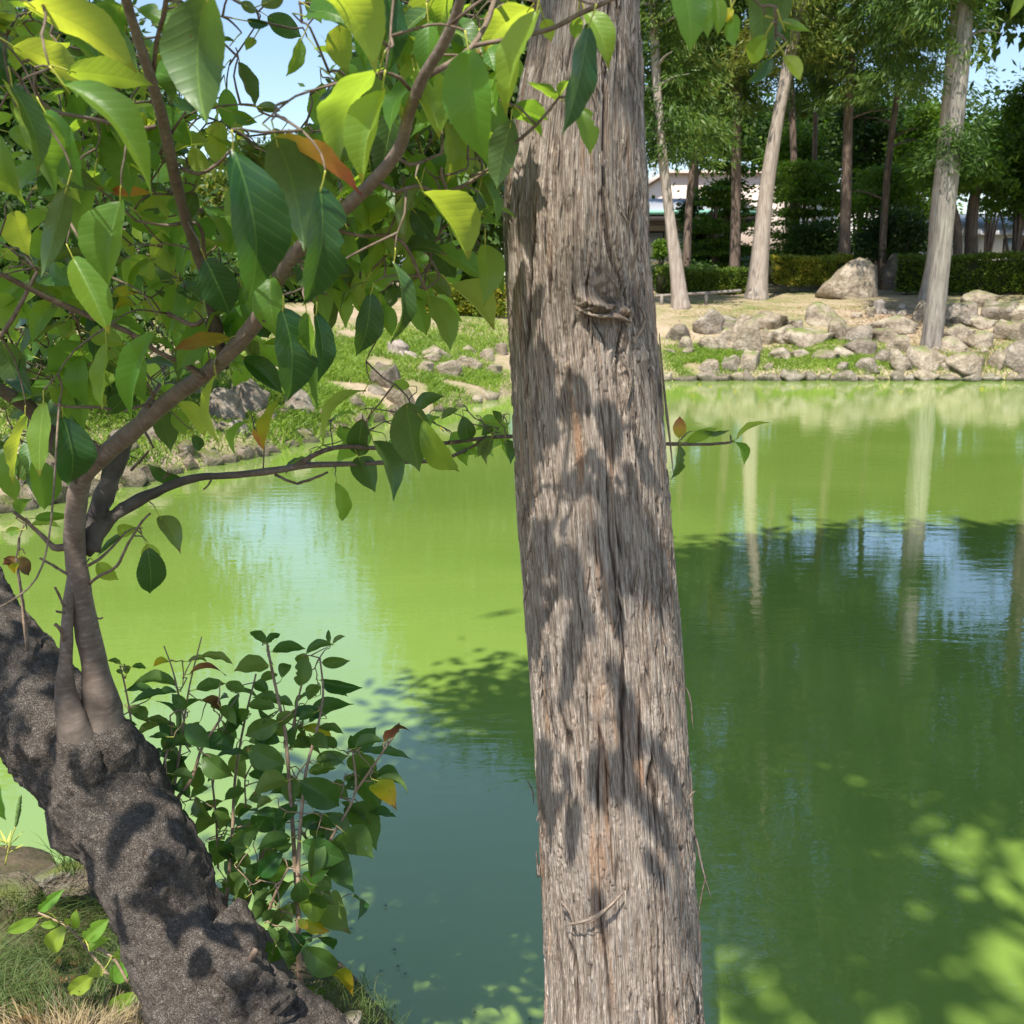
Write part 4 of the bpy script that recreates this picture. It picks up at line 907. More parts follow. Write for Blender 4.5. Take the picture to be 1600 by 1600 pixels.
Rr = Rr + np.where(zv < zz[0], (zz[0] - zv) * .28, 0)
nth = 420; th = np.linspace(-np.pi, np.pi, nth, endpoint=False)
TH, ZZ = np.meshgrid(th, zv); RB = Rr[:, None] * np.ones_like(TH)
U = TH * .15                                          # metres round the trunk, 0 faces the camera
def at_uz(px, py):
    z = P(px, py, 1.72)[2]; c = np.interp(z, zv, Xc); r_ = np.interp(z, zv, Rr)
    x = P(px, py, 1.72)[0]; return math.asin(max(-.98, min(.98, (x - c) / r_ * 1.06))) * .15, z
knots = [(*at_uz(946, 470), .034), (*at_uz(1012, 565), .013), (*at_uz(905, 488), .012), (*at_uz(888, 1365), .006), (*at_uz(925, 940), .006)]
UW = U.copy(); ZW = ZZ.copy()
for ku, kz, a in knots:
    du = UW - ku; dz = (ZZ - kz) * .55; q = du * du + dz * dz + a * a * .25; UW = ku + du * (1 - np.minimum(a * a / q, .97))
wu = UW + .010 * noise2(UW * 9, ZW * 2.2, 1) + .0035 * noise2(UW * 40, ZW * 9, 2) + .0012 * noise2(UW * 160, ZW * 40, 3)
D = .0075 * noise2(wu * 22, ZW * 1.1, 4)                                    # broad flutes
n1 = noise2(wu * 75, ZW * 2.4, 5); c1 = 1 - sstep(.0, .17, np.abs(n1)); m1 = sstep(-.25, .35, noise2(wu * 30, ZW * 3.5, 15))
n2 = noise2(wu * 170, ZW * 6, 6); c2 = 1 - sstep(0, .22, np.abs(n2)); m2 = sstep(-.3, .3, noise2(wu * 60, ZW * 8, 16))
n3 = noise2(wu * 380, ZW * 13, 7)
# strips with square torn ends
sid = np.floor(wu * 78 + .35 * noise2(wu * 60, ZW * 5, 8)); so_ = _h(sid.astype(np.int64), (sid * 0).astype(np.int64), (sid * 0).astype(np.int64), 3)
cell = np.floor((ZW + so_ * .7) / (.17 + .1 * np.abs(so_)) + .25 * noise2(wu * 300, ZW * 4, 18)); pv = _h(sid.astype(np.int64), cell.astype(np.int64), (cell * 0).astype(np.int64), 5)
sid2 = np.floor(wu * 200); pv2 = _h(sid2.astype(np.int64), np.floor((ZW + _h(sid2.astype(np.int64), (sid2 * 0).astype(np.int64), (sid2 * 0).astype(np.int64), 8) * .5) / .06).astype(np.int64), (sid2 * 0).astype(np.int64), 9)
rgt = sstep(.02, .14, U)                                # the right side is shaggier
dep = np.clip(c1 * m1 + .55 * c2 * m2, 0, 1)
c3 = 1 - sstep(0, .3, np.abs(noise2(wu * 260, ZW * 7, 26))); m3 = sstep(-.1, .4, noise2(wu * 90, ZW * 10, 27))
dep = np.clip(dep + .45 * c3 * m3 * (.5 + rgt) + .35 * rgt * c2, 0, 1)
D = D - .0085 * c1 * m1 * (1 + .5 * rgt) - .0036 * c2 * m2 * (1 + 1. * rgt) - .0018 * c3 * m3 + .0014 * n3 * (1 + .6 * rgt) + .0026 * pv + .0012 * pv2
# the scar
ku, kz, a = knots[0]; du = U - ku; dz = ZZ - kz
rho = np.sqrt(du ** 2 + (dz * .8) ** 2)
rgh = fbm3(U * 55, ZZ * 70, 0, 4, 33)
lip = np.exp(-((dz + .012 + .25 * (du)) / .012) ** 2) * np.exp(-(np.maximum(0, np.abs(du + .008) - .035) / .012) ** 2)
D += lip * (.026 + .016 * rgh)
D += -.024 * np.exp(-((du - .004) / .019) ** 2 - ((dz - .012) / .012) ** 2) + .018 * np.exp(-((du - .004) / .008) ** 2 - ((dz - .014) / .006) ** 2)
D += -.012 * np.exp(-((dz + .034) / .010) ** 2) * np.exp(-((du + .005) / .035) ** 2)
D += .015 * np.exp(-((du - .038) / .012) ** 2) * np.exp(-((dz - .004) / .055) ** 2)
D += .006 * rgh * np.exp(-(rho / .045) ** 2)
ku2, kz2, a2 = knots[1]; D += (.009 + .006 * rgh) * np.exp(-((U - ku2) / .012) ** 2 - ((ZZ - kz2) / .016) ** 2)
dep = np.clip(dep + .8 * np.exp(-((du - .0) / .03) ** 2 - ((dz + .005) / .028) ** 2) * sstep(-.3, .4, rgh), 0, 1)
fade = np.clip((zz[-1] + 3 - ZZ) / 3, .2, 1); D = D * np.where(ZZ > zz[-1], fade, 1)
ro = RB + D
X = Xc[:, None] + ro * np.sin(TH); Yy = TY - ro * np.cos(TH) * np.ones_like(ZZ)
V = np.stack([X, Yy, ZZ], -1).reshape(-1, 3); m_, n_ = TH.shape
i = np.arange(m_ - 1)[:, None] * n_; j = np.arange(n_)[None, :]; j2 = (j + 1) % n_
Fc = np.stack([i + j, i + j2, i + n_ + j2, i + n_ + j], -1).reshape(-1, 4)
og = sstep(.1, .6, noise2(wu * 38, ZW * 4, 44) + .3 * noise2(wu * 160, ZW * 12, 45) + .55 * np.exp(-((U + .075) / .045) ** 2) * sstep(2.2, 2.45, ZZ) - .42 + .25 * (pv > .6))
uv = np.stack([U + 1., ZZ], -1).reshape(-1, 2)
cedar = tag(empty('cedar_tree', (float(Xc[0]), TY, .6)), 'big weathered cedar trunk with shaggy grey bark in the middle foreground, dappled with leaf shadows', 'tree')
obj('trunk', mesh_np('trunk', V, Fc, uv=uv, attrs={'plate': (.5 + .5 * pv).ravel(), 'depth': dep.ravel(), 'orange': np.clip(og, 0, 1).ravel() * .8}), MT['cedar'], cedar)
del V, Fc, X, Yy
def surf(px, py, out=.0):
    u, z = at_uz(px, py); r_ = float(np.interp(z, zv, Rr)) + out; a = u / .15
    return np.array([np.interp(z, zv, Xc) + r_ * math.sin(a), TY - r_ * math.cos(a), z])
def strip(pts, w, parent, name='bark_strip', mat=None):
    """thin torn ribbon of bark; pts (px, py, lift metres, width px)"""
    c = np.array([surf(x, y, o) if abs(x - np.interp(y, [t[0] for t in tw], [t[1] for t in tw])) < np.interp(y, [t[0] for t in tw], [t[2] for t in tw]) / 2 * .97 else P(x, y, TY - .03 + o) for x, y, o in pts])
    path, _ = catmull(c, [1] * len(c), .008); t, u_, v_ = frames(path); n = len(path)
    s = np.linspace(0, 1, n); ww = w * (np.sin(np.clip(s * .97 + .02, 0, 1) * np.pi) ** .45) * (1 + .15 * noise2(s * 12, 0, int(abs(pts[0][0]))))
    side = norm(np.cross(t, np.array([0, -1.0, .1]))); nrm = norm(np.cross(side, t))
    V = []; 
    for k_, (a, b_) in enumerate([(-.5, 0), (0, .25), (.5, 0), (0, -.12)]): V.append(path + side * (a * ww)[:, None] + nrm * (b_ * ww)[:, None])
    V = np.stack(V, 1).reshape(-1, 3); i = np.arange(n - 1)[:, None] * 4; j = np.arange(4)[None, :]
    Fc = np.stack([i + j, i + (j + 1) % 4, i + 4 + (j + 1) % 4, i + 4 + j], -1).reshape(-1, 4)
    L_ = np.repeat(s * .3, 4); uvv = np.stack([np.tile([0, .004, .008, .004], n) + R.rand(), L_], 1)
    obj(name, mesh_np(name, V, Fc, uv=uvv, attrs={'plate': np.full(len(V), .6), 'depth': np.zeros(len(V)), 'orange': np.full(len(V), .15)}), mat or MT['cedar'], parent)
strip([(895, 1452, .012), (925, 1428, .02), (950, 1402, .025), (972, 1380, .012)], .010, cedar)
strip([(903, 1448, .006), (935, 1420, .03), (962, 1390, .02)], .004, cedar)
strip([(890, 1412, .018), (900, 1432, .008), (905, 1458, .004)], .007, cedar)
strip([(945, 1425, .02), (944, 1400, .012), (942, 1375, .004)], .005, cedar)
strip([(1066, 1280, .006), (1070, 1262, .014), (1074, 1258, .02)], .005, cedar)
strip([(1080, 1200, .0), (1083, 1290, .006), (1090, 1322, .01), (1101, 1370, .01), (1111, 1402, .012)], .0055, cedar)
strip([(1104, 1365, .01), (1096, 1400, .008), (1090, 1440, .006)], .0035, cedar)
strip([(1030, 520, .0), (1034, 570, .006), (1040, 630, .01), (1047, 690, .012), (1052, 740, .012)], .0045, cedar)
strip([(1028, 540, .0), (1033, 600, .004), (1036, 660, .006)], .004, cedar)
strip([(824, 1220, .012), (832, 1236, .006), (834, 1256, .002)], .003, cedar)
strip([(838, 1330, .012), (842, 1370, .006), (852, 1400, .002)], .006, cedar)
strip([(1068, 1068, .016), (1078, 1090, .01), (1083, 1140, .006)], .003, cedar)
strip([(966, 560, .006), (980, 590, .008), (975, 640, .004)], .006, cedar)
strip([(985, 470, .012), (1000, 500, .012), (988, 535, .006)], .007, cedar)
strip([(940, 420, .004), (952, 440, .014), (965, 462, .006)], .006, cedar)
strip([(897, 478, .01), (925, 492, .02), (955, 494, .022), (978, 505, .014)], .009, cedar)
strip([(905, 486, .016), (930, 480, .022), (950, 488, .02)], .006, cedar)
for k_ in range(190):                                   # small torn ends all over
    y = R.uniform(20, 1590); c0 = np.interp(y, [t[0] for t in tw], [t[1] for t in tw]); w0 = np.interp(y, [t[0] for t in tw], [t[2] for t in tw])
    f = R.uniform(-.9, .93) if R.rand() < .6 else R.uniform(.45, .95); x = c0 + f * w0 / 2 * .98; l = R.uniform(18, 60); up = R.rand() < .4; dx = R.randn() * 3
    q = [(x, y, .0005), (x + dx * .5, y + l * .5, .003), (x + dx, y + l, R.uniform(.004, .010))]
    if up: q = [(a, 2 * y - b_, c) for a, b_, c in q]
    strip(q, R.uniform(.002, .0055), cedar)

# crown of this cedar and of its neighbours above the bank: out of view, it shades the pond
def clear_path(C, rs):
    """gaps in the canopy through which the sun reaches the big trunk and the cherry boughs"""
    t = (C[:, 1] - 1.72) / SUN[1]; x = C[:, 0] - SUN[0] * t; z = C[:, 2] - SUN[2] * t
    a = (np.abs(x - .13) < .19) & (z > .3) & (z < 3.3); b_ = (x > -1.7) & (x < .15) & (z > .4) & (z < 3.3)
    return C[~(a & (rs.rand(len(C)) < .97)) & ~(b_ & (rs.rand(len(C)) < .45))]
def canopy(root, targets_px, n, h0, h1, mat, L_=.3, Wd=.12, seed=0, sigma=.35, name='crown', soft=1.):
    rs = np.random.RandomState(seed); T = []
    for poly, wgt in targets_px:
        A = np.array(poly, float); m_ = int(n * wgt); q = rs.uniform(A.min(0), A.max(0), (m_ * 8, 2)); q = q[inside(q[:, 0], q[:, 1], A)]
        # even in the place, not in the picture
        g_ = np.array([G(a, b_) for a, b_ in q[:2500]]); wt = g_[:, 1] ** 3; wt /= wt.sum(); T.append(g_[rs.choice(len(g_), m_, p=wt)])
    T = np.vstack(T); T[:, :2] += rs.randn(len(T), 2) * .16 * soft; T = T[noise2(T[:, 0] * 1.1 + 5, T[:, 1] * 1.1, 31 + seed) < .42]; h_ = rs.uniform(h0, h1, len(T)); C = T + SUN * (h_ / SUN[2])[:, None]; nc = C + 0
    per = 26; off = rs.randn(len(T), per, 3) * np.array([sigma, sigma, sigma * .5]); C = (nc[:, None, :] + off).reshape(-1, 3)
    x, y, d = proj(C); k_ = ~((d > 0) & (x > -60) & (x < 1660) & (y > -40) & (y < 1660)); C = C[k_]
    C = clear_path(C, rs)
    D = norm(rs.randn(len(C), 3) + [0, 0, -.5]); N = norm(rs.randn(len(C), 3) + [0, 0, 1])
    return card_obj(name, C, D, N, L_ * rs.uniform(.6, 1.3, len(C)), Wd * rs.uniform(.6, 1.3, len(C)), mat, root, rs.rand(len(C)))
right = [(1062, 870), (1130, 880), (1210, 860), (1300, 835), (1400, 850), (1440, 870), (1480, 840), (1600, 850), (1700, 860), (1700, 1290), (1580, 1310), (1480, 1380), (1420, 1470), (1420, 1620), (1290, 1640), (1270, 1580), (1240, 1500), (1110, 1500), (1080, 1200)]
mid_ = [(520, 1330), (560, 1230), (620, 1190), (720, 1160), (840, 1130), (850, 1620), (640, 1640), (540, 1500)]
mid2 = [(840, 1130), (1080, 1150), (1080, 1340), (850, 1340)]
bit = [(720, 1075), (840, 1070), (840, 1130), (780, 1140), (720, 1110)]
c_ = canopy(cedar, [(right, .8), (mid2, .12)], 1150, 6.5, 13, MT['fol_cedar'], .30, .10, 71, .30)
limbs(cedar, np.stack([Xc, np.full_like(Xc, TY), zv], 1), MT['cedar_limb'] if 'cedar_limb' in MT else MT['trunk_brown'], 14, 6.5, 9.8, 2.2, 9, r=.04)

# ------------------------------------------------------------------ leaves
def leaf_mesh(seed, n=24, curl=.12, fold=.22, wave=.02, ser=.006, tipc=1.0, fat=1.0, m=6, bite=0):
    rs = np.random.RandomState(seed); u = np.linspace(0, 1, n + 1); v = np.linspace(-1, 1, m + 1)
    w = np.sin(np.pi * np.clip(u, 0, 1) ** (.88 * tipc)) ** .72 * (1 - .12 * u ** 3) * .5; w = w / w.max() * .5
    w *= np.where(u > .82, 1 - .55 * ((u - .82) / .18) ** .8, 1); w[0] = .012; w[-1] = .004
    Ug, Vg = np.meshgrid(u, v, indexing='ij'); wv = np.broadcast_to(w[:, None], Ug.shape).copy()
    wv += ser * ((np.arange(n + 1) % 2)[:, None] * 2 - 1) * (np.abs(Vg) > .99) * (w[:, None] > .06)
    if bite: 
        for k_ in range(bite):
            c = rs.uniform(.3, .85); s_ = rs.choice([-1, 1]); wv *= 1 - .45 * np.exp(-((Ug - c) / .06) ** 2) * (np.sign(Vg) == s_)
    x = Ug + .02 * noise2(Ug * 3, Vg, seed); y = Vg * wv + curl * .35 * rs.uniform(-1, 1) * (u * (1 - u))[:, None]
    z = 4 * curl * Ug * (1 - Ug) + np.abs(y) * fold + wave * np.sin(Ug * 16 + rs.uniform(0, 6)) * np.abs(Vg) ** 1.5 * (w[:, None] * 2) + .02 * noise2(Ug * 3 + seed, Vg * 1.5, seed)
    z -= (Ug ** 3) * curl * .8
    V = np.stack([x, y, z], -1).reshape(-1, 3)
    i = np.arange(n)[:, None] * (m + 1); j = np.arange(m)[None, :]
    Fc = np.stack([i + j, i + m + 1 + j, i + m + 2 + j, i + j + 1], -1).reshape(-1, 4)
    uv = np.stack([Ug, .5 + Vg * .5 * np.clip(wv * 2, .0, 1)], -1).reshape(-1, 2)
    return mesh_np('leaf', V, Fc, uv=uv)
LM = [leaf_mesh(1), leaf_mesh(2, curl=.05, fold=.12), leaf_mesh(3, curl=.2, fold=.3), leaf_mesh(4, curl=.1, fold=.5), leaf_mesh(5, curl=.16, fold=.15, wave=.04), leaf_mesh(6, curl=.02, fold=.3, wave=.03, bite=1), leaf_mesh(7, curl=.13, fold=.25, bite=2), leaf_mesh(8, curl=.24, fold=.42)]
LMAT = {}
def leaf_me(v, mat):
    k_ = (v, mat)
    if k_ not in LMAT: m = LM[v].copy(); m.materials.append(MT[mat]); LMAT[k_] = m
    return LMAT[k_]
def leaf_obj(base, tip, n, w, mat, parent, v=None, name='leaf'):
    base = np.asarray(base, float); tip = np.asarray(tip, float); d = tip - base; L_ = np.linalg.norm(d); d = d / L_; n = n - d * (n @ d); n /= np.linalg.norm(n); s = np.cross(n, d)
    o = bpy.data.objects.new(name, leaf_me(R.randint(len(LM)) if v is None else v, mat)); COL.objects.link(o)
    m = np.eye(4); m[:3, 0] = d * L_; m[:3, 1] = s * w; m[:3, 2] = n * (L_ * .75); m[:3, 3] = base
    o.matrix_world = Matrix(m.tolist())
    if parent is not None:
        o.parent = parent; o.matrix_parent_inverse = Matrix.Translation(-Vector(parent.location))
    return o
def orient(bp, tp, wpx, Y, cls, rs):
    """3-D base, tip, normal and width of a leaf seen between two pixels; cls: b lit from behind, m lit from the front, d edge-on to the sun"""
    B = P(*bp, Y); L2 = math.hypot(tp[0] - bp[0], tp[1] - bp[1]) * mpp(*bp, Y); c = norm(EYE - B); best = None
    wp = wpx * mpp(*bp, Y)
    for k_ in range(90):
        de = rs.uniform(-.75, .75); T = P(*tp, max(.3, Y + de * L2)); d = norm(T - B); q = norm(np.cross(d, c)); q2 = np.cross(q, d); a = rs.uniform(-1.3, 1.3)
        n = q2 * math.cos(a) + q * math.sin(a)           # n faces the camera
        nc = float(n @ c); ns = float(n @ SUN)
        if nc < .3: continue
        asp = (wp / max(nc, .3)) / np.linalg.norm(T - B)
        if cls == 'b': sc = -2.2 * abs(ns + .7) - (1.2 if ns > -.1 else 0)
        elif cls == 'm': sc = -1.6 * abs(ns - .62) - (1.2 if ns < .1 else 0)
        else: sc = -2. * abs(ns - .10)
        sc += -.5 * abs(de) - .6 * abs(nc - .8) - 2.5 * max(0, asp - .6)
        if best is None or sc > best[0]: best = (sc, B, T, n, ns, min(wp / max(nc, .45), .62 * np.linalg.norm(T - B)))
    sc, B, T, n, ns, w = best
    top = n if (cls == 'd' or cls == 'm') else -n        # upper side towards the sky
    if cls == 'd' and n[2] < -.2 and rs.rand() < .6: top = -n
    return B, T, top, w

# ------------------------------------------------------------------ cherry tree: trunk and limbs
cherry = tag(empty('cherry_tree', P(330, 1640, 2.1)), 'leaning dark cherry tree at the left with long leafy branches reaching over the pond', 'tree')
def limb(pts, kY=1.):
    path = [P(x, y, Y) for x, y, Y, w in pts]; r_ = [w / 2 * mpp(x, y, Y) for x, y, Y, w in pts]; return path, r_
def d_trunk(base, th, s, r_):
    x, y, z = base[..., 0], base[..., 1], base[..., 2]
    d = .009 * fbm3(x * 30, y * 30, z * 30, 3, 3) + .0055 * np.abs(noise3(x * 85, y * 85, z * 85, 7)) + .003 * noise3(x * 170, y * 170, z * 170, 8) + .018 * noise3(x * 7, y * 7, z * 7, 4)
    for (px, py, rr_, amp) in BURLS:
        c = P(px, py, np.interp(py, [900, 1650], [2.25, 1.95])); q = ((x - c[0]) ** 2 + (y - c[1]) ** 2 + (z - c[2]) ** 2) / (rr_ ** 2)
        e = np.exp(-q); d = d + e * amp * (1 + .45 * fbm3(x * 26, y * 26, z * 26, 3, 21)) + e * .010 * fbm3(x * 60, y * 60, z * 60, 3, 23)
    return d
BURLS = [(285, 1325, .075, .060), (235, 1350, .05, .03), (345, 1478, .062, .085), (360, 1530, .05, .06), (120, 1235, .06, .04), (165, 1195, .065, .05), (420, 1585, .09, .07), (300, 1285, .045, .04), (60, 1010, .07, .012), (205, 1300, .04, .02), (255, 1390, .035, .02)]
path, r_ = limb([(400, 1900, 1.95, 270), (368, 1720, 2.0, 215), (326, 1600, 2.05, 172), (290, 1500, 2.1, 160), (250, 1400, 2.15, 158), (202, 1300, 2.2, 156), (138, 1210, 2.26, 158), (78, 1130, 2.3, 158), (25, 1062, 2.36, 152), (-38, 985, 2.42, 152), (-120, 880, 2.5, 158), (-250, 700, 2.6, 150), (-420, 450, 2.6, 130)])
v_, f_, u_ = tube_data(path, r_, 150, .011, d_trunk); obj('trunk', mesh_np('trunk', v_, f_, uv=u_), MT['cherry_trunk'], cherry)
lst = []
for pts in ([(322, 1500, 2.10, 110), (372, 1545, 2.08, 118), (430, 1580, 2.08, 100), (505, 1610, 2.1, 78), (585, 1680, 2.12, 50)], [(335, 1440, 2.12, 70), (372, 1480, 2.10, 78), (392, 1530, 2.08, 80), (420, 1600, 2.04, 90)]):
    path, r_ = limb(pts); lst.append(tube_data(path, r_, 70, .010, lambda b, t, s, r: 1.3 * d_trunk(b, t, s, r)))
for q in lst: obj('root', mesh_np('root', *q[:2], uv=q[2]), MT['cherry_trunk'], cherry)
path, r_ = limb([(392, 1500, 2.02, 12), (398, 1488, 2.0, 11), (401, 1484, 2.0, 9)]); v_, f_, u_ = tube_data(path, r_, 12, .01); obj('stub', mesh_np('stub', v_, f_, uv=u_), MT['twig'], cherry)
def d_limb(base, th, s, r_):
    x, y, z = base[..., 0], base[..., 1], base[..., 2]
    return .9 * np.exp(-(s / .25) ** 2) * d_trunk(base, th, s, r_) + r_ * .07 * fbm3(x * 22, y * 22, z * 22, 2, 5) + r_ * .018 * noise2(th * 1.2, s * 190, 3) + r_ * .012 * noise2(th * 3, s * 420, 6)
LIMBS = {
 'A': [(188, 1262, 2.32, 135), (176, 1200, 2.27, 108), (164, 1140, 2.22, 70), (148, 1040, 2.2, 39.6), (128, 940, 2.2, 33.8), (117, 860, 2.2, 31.7), (118, 800, 2.19, 31.7), (130, 745, 2.17, 31.7), (160, 712, 2.14, 30.2), (200, 680, 2.1, 28.8), (268, 622, 2.0, 25.9), (335, 574, 1.9, 24.5), (398, 505, 1.78, 25.6), (450, 410, 1.66, 22.1), (520, 342, 1.56, 23.0), (575, 292, 1.48, 21.2), (622, 235, 1.42, 20.2), (640, 175, 1.38, 18.4), (662, 120, 1.34, 18.4), (696, 62, 1.3, 18.4), (722, -10, 1.26, 15.6), (735, -120, 1.2, 12.0)],
 'B': [(146, 1275, 2.30, 120), (132, 1212, 2.21, 84), (119, 1150, 2.165, 54), (103, 1085, 2.16, 32.8), (103, 1030, 2.16, 20.3), (106, 960, 2.17, 17.2), (111, 910, 2.19, 15.6), (118, 870, 2.2, 10.9)],
 'C': [(138, 860, 2.24, 26), (158, 790, 2.28, 24), (178, 735, 2.32, 22), (200, 690, 2.34, 18), (217, 655, 2.36, 12), (250, 600, 2.38, 7)],
 'D': [(132, 865, 2.24, 17), (170, 812, 2.27, 17), (230, 774, 2.3, 15), (300, 748, 2.34, 13), (370, 742, 2.38, 12), (430, 735, 2.4, 12), (480, 727, 2.42, 10), (540, 725, 2.44, 8), (620, 722, 2.46, 7), (690, 718, 2.47, 6), (745, 695, 2.48, 4)],
 'D2': [(455, 732, 2.41, 9), (520, 700, 2.42, 8), (610, 700, 2.43, 7), (700, 692, 2.44, 6), (790, 682, 2.44, 6), (900, 688, 2.43, 6), (1000, 692, 2.41, 6), (1060, 694, 2.4, 5.5), (1110, 694, 2.4, 4.5), (1143, 691, 2.4, 4)],
 'E': [(350, 572, 1.9, 21), (340, 540, 1.86, 20), (328, 470, 1.8, 19), (312, 410, 1.74, 18), (290, 340, 1.66, 18), (272, 270, 1.58, 18), (255, 190, 1.5, 17), (235, 120, 1.42, 17), (212, 50, 1.36, 16), (192, -20, 1.3, 15), (170, -120, 1.22, 12)],
 'F': [(668, 118, 1.35, 11), (705, 98, 1.36, 10), (738, 72, 1.38, 9), (765, 25, 1.4, 9), (782, -40, 1.42, 8)],
 'G': [(738, 72, 1.38, 8), (790, 62, 1.37, 7), (835, 52, 1.36, 8), (868, 42, 1.35, 8), (905, 22, 1.34, 8), (950, 2, 1.33, 7), (1010, -30, 1.32, 6), (1090, -60, 1.3, 5)],
 'H': [(690, 305, 1.5, 7), (725, 290, 1.5, 7), (758, 268, 1.48, 5), (800, 228, 1.44, 5), (838, 195, 1.42, 5), (874, 152, 1.4, 4)],
 'I': [(128, 752, 2.17, 20), (95, 700, 2.12, 21), (50, 640, 2.05, 22), (0, 608, 1.98, 22), (-70, 570, 1.9, 22)],
 'J': [(318, 585, 1.92, 8), (290, 568, 1.9, 8), (250, 552, 1.88, 8), (200, 518, 1.85, 8), (130, 490, 1.8, 9), (60, 458, 1.75, 9), (0, 428, 1.7, 8), (-60, 410, 1.66, 8)],
 'K': [(-40, 570, 1.75, 9), (0, 526, 1.74, 8), (30, 480, 1.74, 7), (58, 424, 1.74, 5)],
 'L': [(243, 198, 1.5, 8), (210, 200, 1.48, 7), (145, 186, 1.44, 6), (80, 172, 1.4, 6), (55, 145, 1.38, 6)],
 'M': [(128, 850, 2.2, 8), (90, 856, 2.2, 14), (78, 850, 2.2, 9), (50, 822, 2.2, 6), (22, 800, 2.18, 5)],
 'N': [(135, 885, 2.2, 5), (155, 874, 2.22, 5), (180, 850, 2.24, 4), (196, 832, 2.25, 3)],
 'O': [(140, 912, 2.2, 5), (155, 900, 2.18, 5), (182, 885, 2.16, 5), (200, 850, 2.15, 4), (222, 815, 2.14, 4), (235, 802, 2.14, 3)],
 'Q': [(240, 110, 1.42, 7), (246, 60, 1.38, 8), (258, 12, 1.34, 9), (262, -40, 1.3, 9)],
 'Rr': [(510, 355, 1.57, 7), (560, 368, 1.6, 6), (625, 375, 1.6, 6), (665, 452, 1.66, 5)],
 'S': [(590, 282, 1.46, 8), (620, 300, 1.46, 7), (650, 290, 1.45, 6), (690, 305, 1.5, 6)],
 'T': [(320, 400, 1.73, 6), (310, 350, 1.7, 6), (260, 352, 1.68, 5), (213, 345, 1.66, 4)],
 'U': [(282, 262, 1.58, 7), (310, 272, 1.57, 6), (338, 258, 1.55, 5), (365, 230, 1.5, 4)],
 'V': [(250, 240, 1.56, 5), (268, 208, 1.53, 5), (290, 175, 1.5, 4)],
 'Wv': [(318, 500, 1.8, 8), (300, 508, 1.8, 8), (275, 496, 1.8, 7), (262, 490, 1.8, 10)],
 'X': [(612, 235, 1.42, 6), (640, 258, 1.42, 6), (690, 240, 1.42, 5)],
 'Y': [(640, 140, 1.36, 6), (625, 122, 1.34, 7), (600, 112, 1.32, 4)],
 'Z': [(205, 676, 2.08, 5), (235, 634, 2.02, 5), (215, 636, 2.0, 5), (195, 642, 1.98, 4)],
 'Z2': [(175, 640, 1.95, 4), (150, 636, 1.94, 5), (110, 636, 1.93, 5), (85, 632, 1.92, 5)],
}
nodes = []
for k_, pts in LIMBS.items():
    path, r_ = limb(pts); big_ = max(p[3] for p in pts) > 30
    v_, f_, u_ = tube_data(path, r_, 40 if big_ else (14 if k_ in 'DCEI' else 9), .012 if big_ else .02, d_limb if (big_ or k_ in 'DCEI') else (lambda b, t, s, r: r * .25 * noise2(t * 1.3, s * 90, 7)))
    obj('limb' if big_ else 'branch', mesh_np('limb', v_, f_, uv=u_), MT['cherry_limb'] if (big_ or k_ in 'DCEI') else MT['twig'], cherry)
    q, rq = catmull(path, r_, .03)
    nodes += [(p, k_) for p in q[(3 if k_ not in 'AB' else 12):]]
NP = np.array([p for p, k_ in nodes])
for pts in ([(196, 1260, 2.32, 150), (184, 1215, 2.28, 132), (174, 1180, 2.245, 108), (166, 1145, 2.222, 80), (162, 1115, 2.215, 52)], [(152, 1280, 2.31, 140), (138, 1235, 2.24, 118), (127, 1200, 2.195, 90), (119, 1165, 2.17, 66), (114, 1130, 2.165, 42)]):
    path, r_ = limb(pts); v_, f_, u_ = tube_data(path, r_, 60, .008, lambda b, t, s, r: .55 * d_trunk(b, t, s, r) * np.clip(r / .05, .2, 1)); obj('collar', mesh_np('collar', v_, f_, uv=u_), MT['cherry_trunk'], cherry)
# stubs and spurs on the limbs
lst = []
for (x0, y0, x1, y1, Y, w) in [(318, 590, 288, 566, 1.9, 8), (240, 628, 225, 592, 2.02, 4), (170, 705, 145, 692, 2.14, 6), (172, 710, 143, 705, 2.14, 5), (212, 655, 240, 700, 2.3, 4), (205, 735, 232, 705, 2.3, 4), (100, 1000, 86, 975, 2.14, 6), (100, 948, 86, 918, 2.14, 4), (101, 958, 88, 955, 2.14, 4), (150, 966, 160, 965, 2.16, 3),
                             (105, 897, 62, 872, 2.16, 4), (700, 300, 690, 262, 1.46, 5), (735, 276, 758, 268, 1.46, 5), (720, 290, 748, 300, 1.46, 3), (430, 742, 465, 756, 2.4, 4), (465, 756, 512, 738, 2.4, 4), (690, 720, 712, 730, 2.46, 3), (735, 700, 760, 680, 2.46, 3), (330, 750, 318, 765, 2.34, 3), (40, 965, 43, 1018, 2.28, 5), (25, 872, 40, 965, 2.26, 4), (30, 840, 25, 872, 2.24, 3), (255, 748, 262, 735, 2.3, 3)]:
    a, c = P(x0, y0, Y), P(x1, y1, Y - .02); m_ = (a + c) / 2 + R.randn(3) * .003; k_ = mpp(x0, y0, Y); lst.append(tube_data([a, m_, c], [w * k_ * .6, w * k_ * .5, w * k_ * .42], 8, .01, lambda b, t, s, r: r * .3 * noise2(t * 1.3, s * 120, 9)))
tubes('spurs', lst, MT['twig'], cherry)

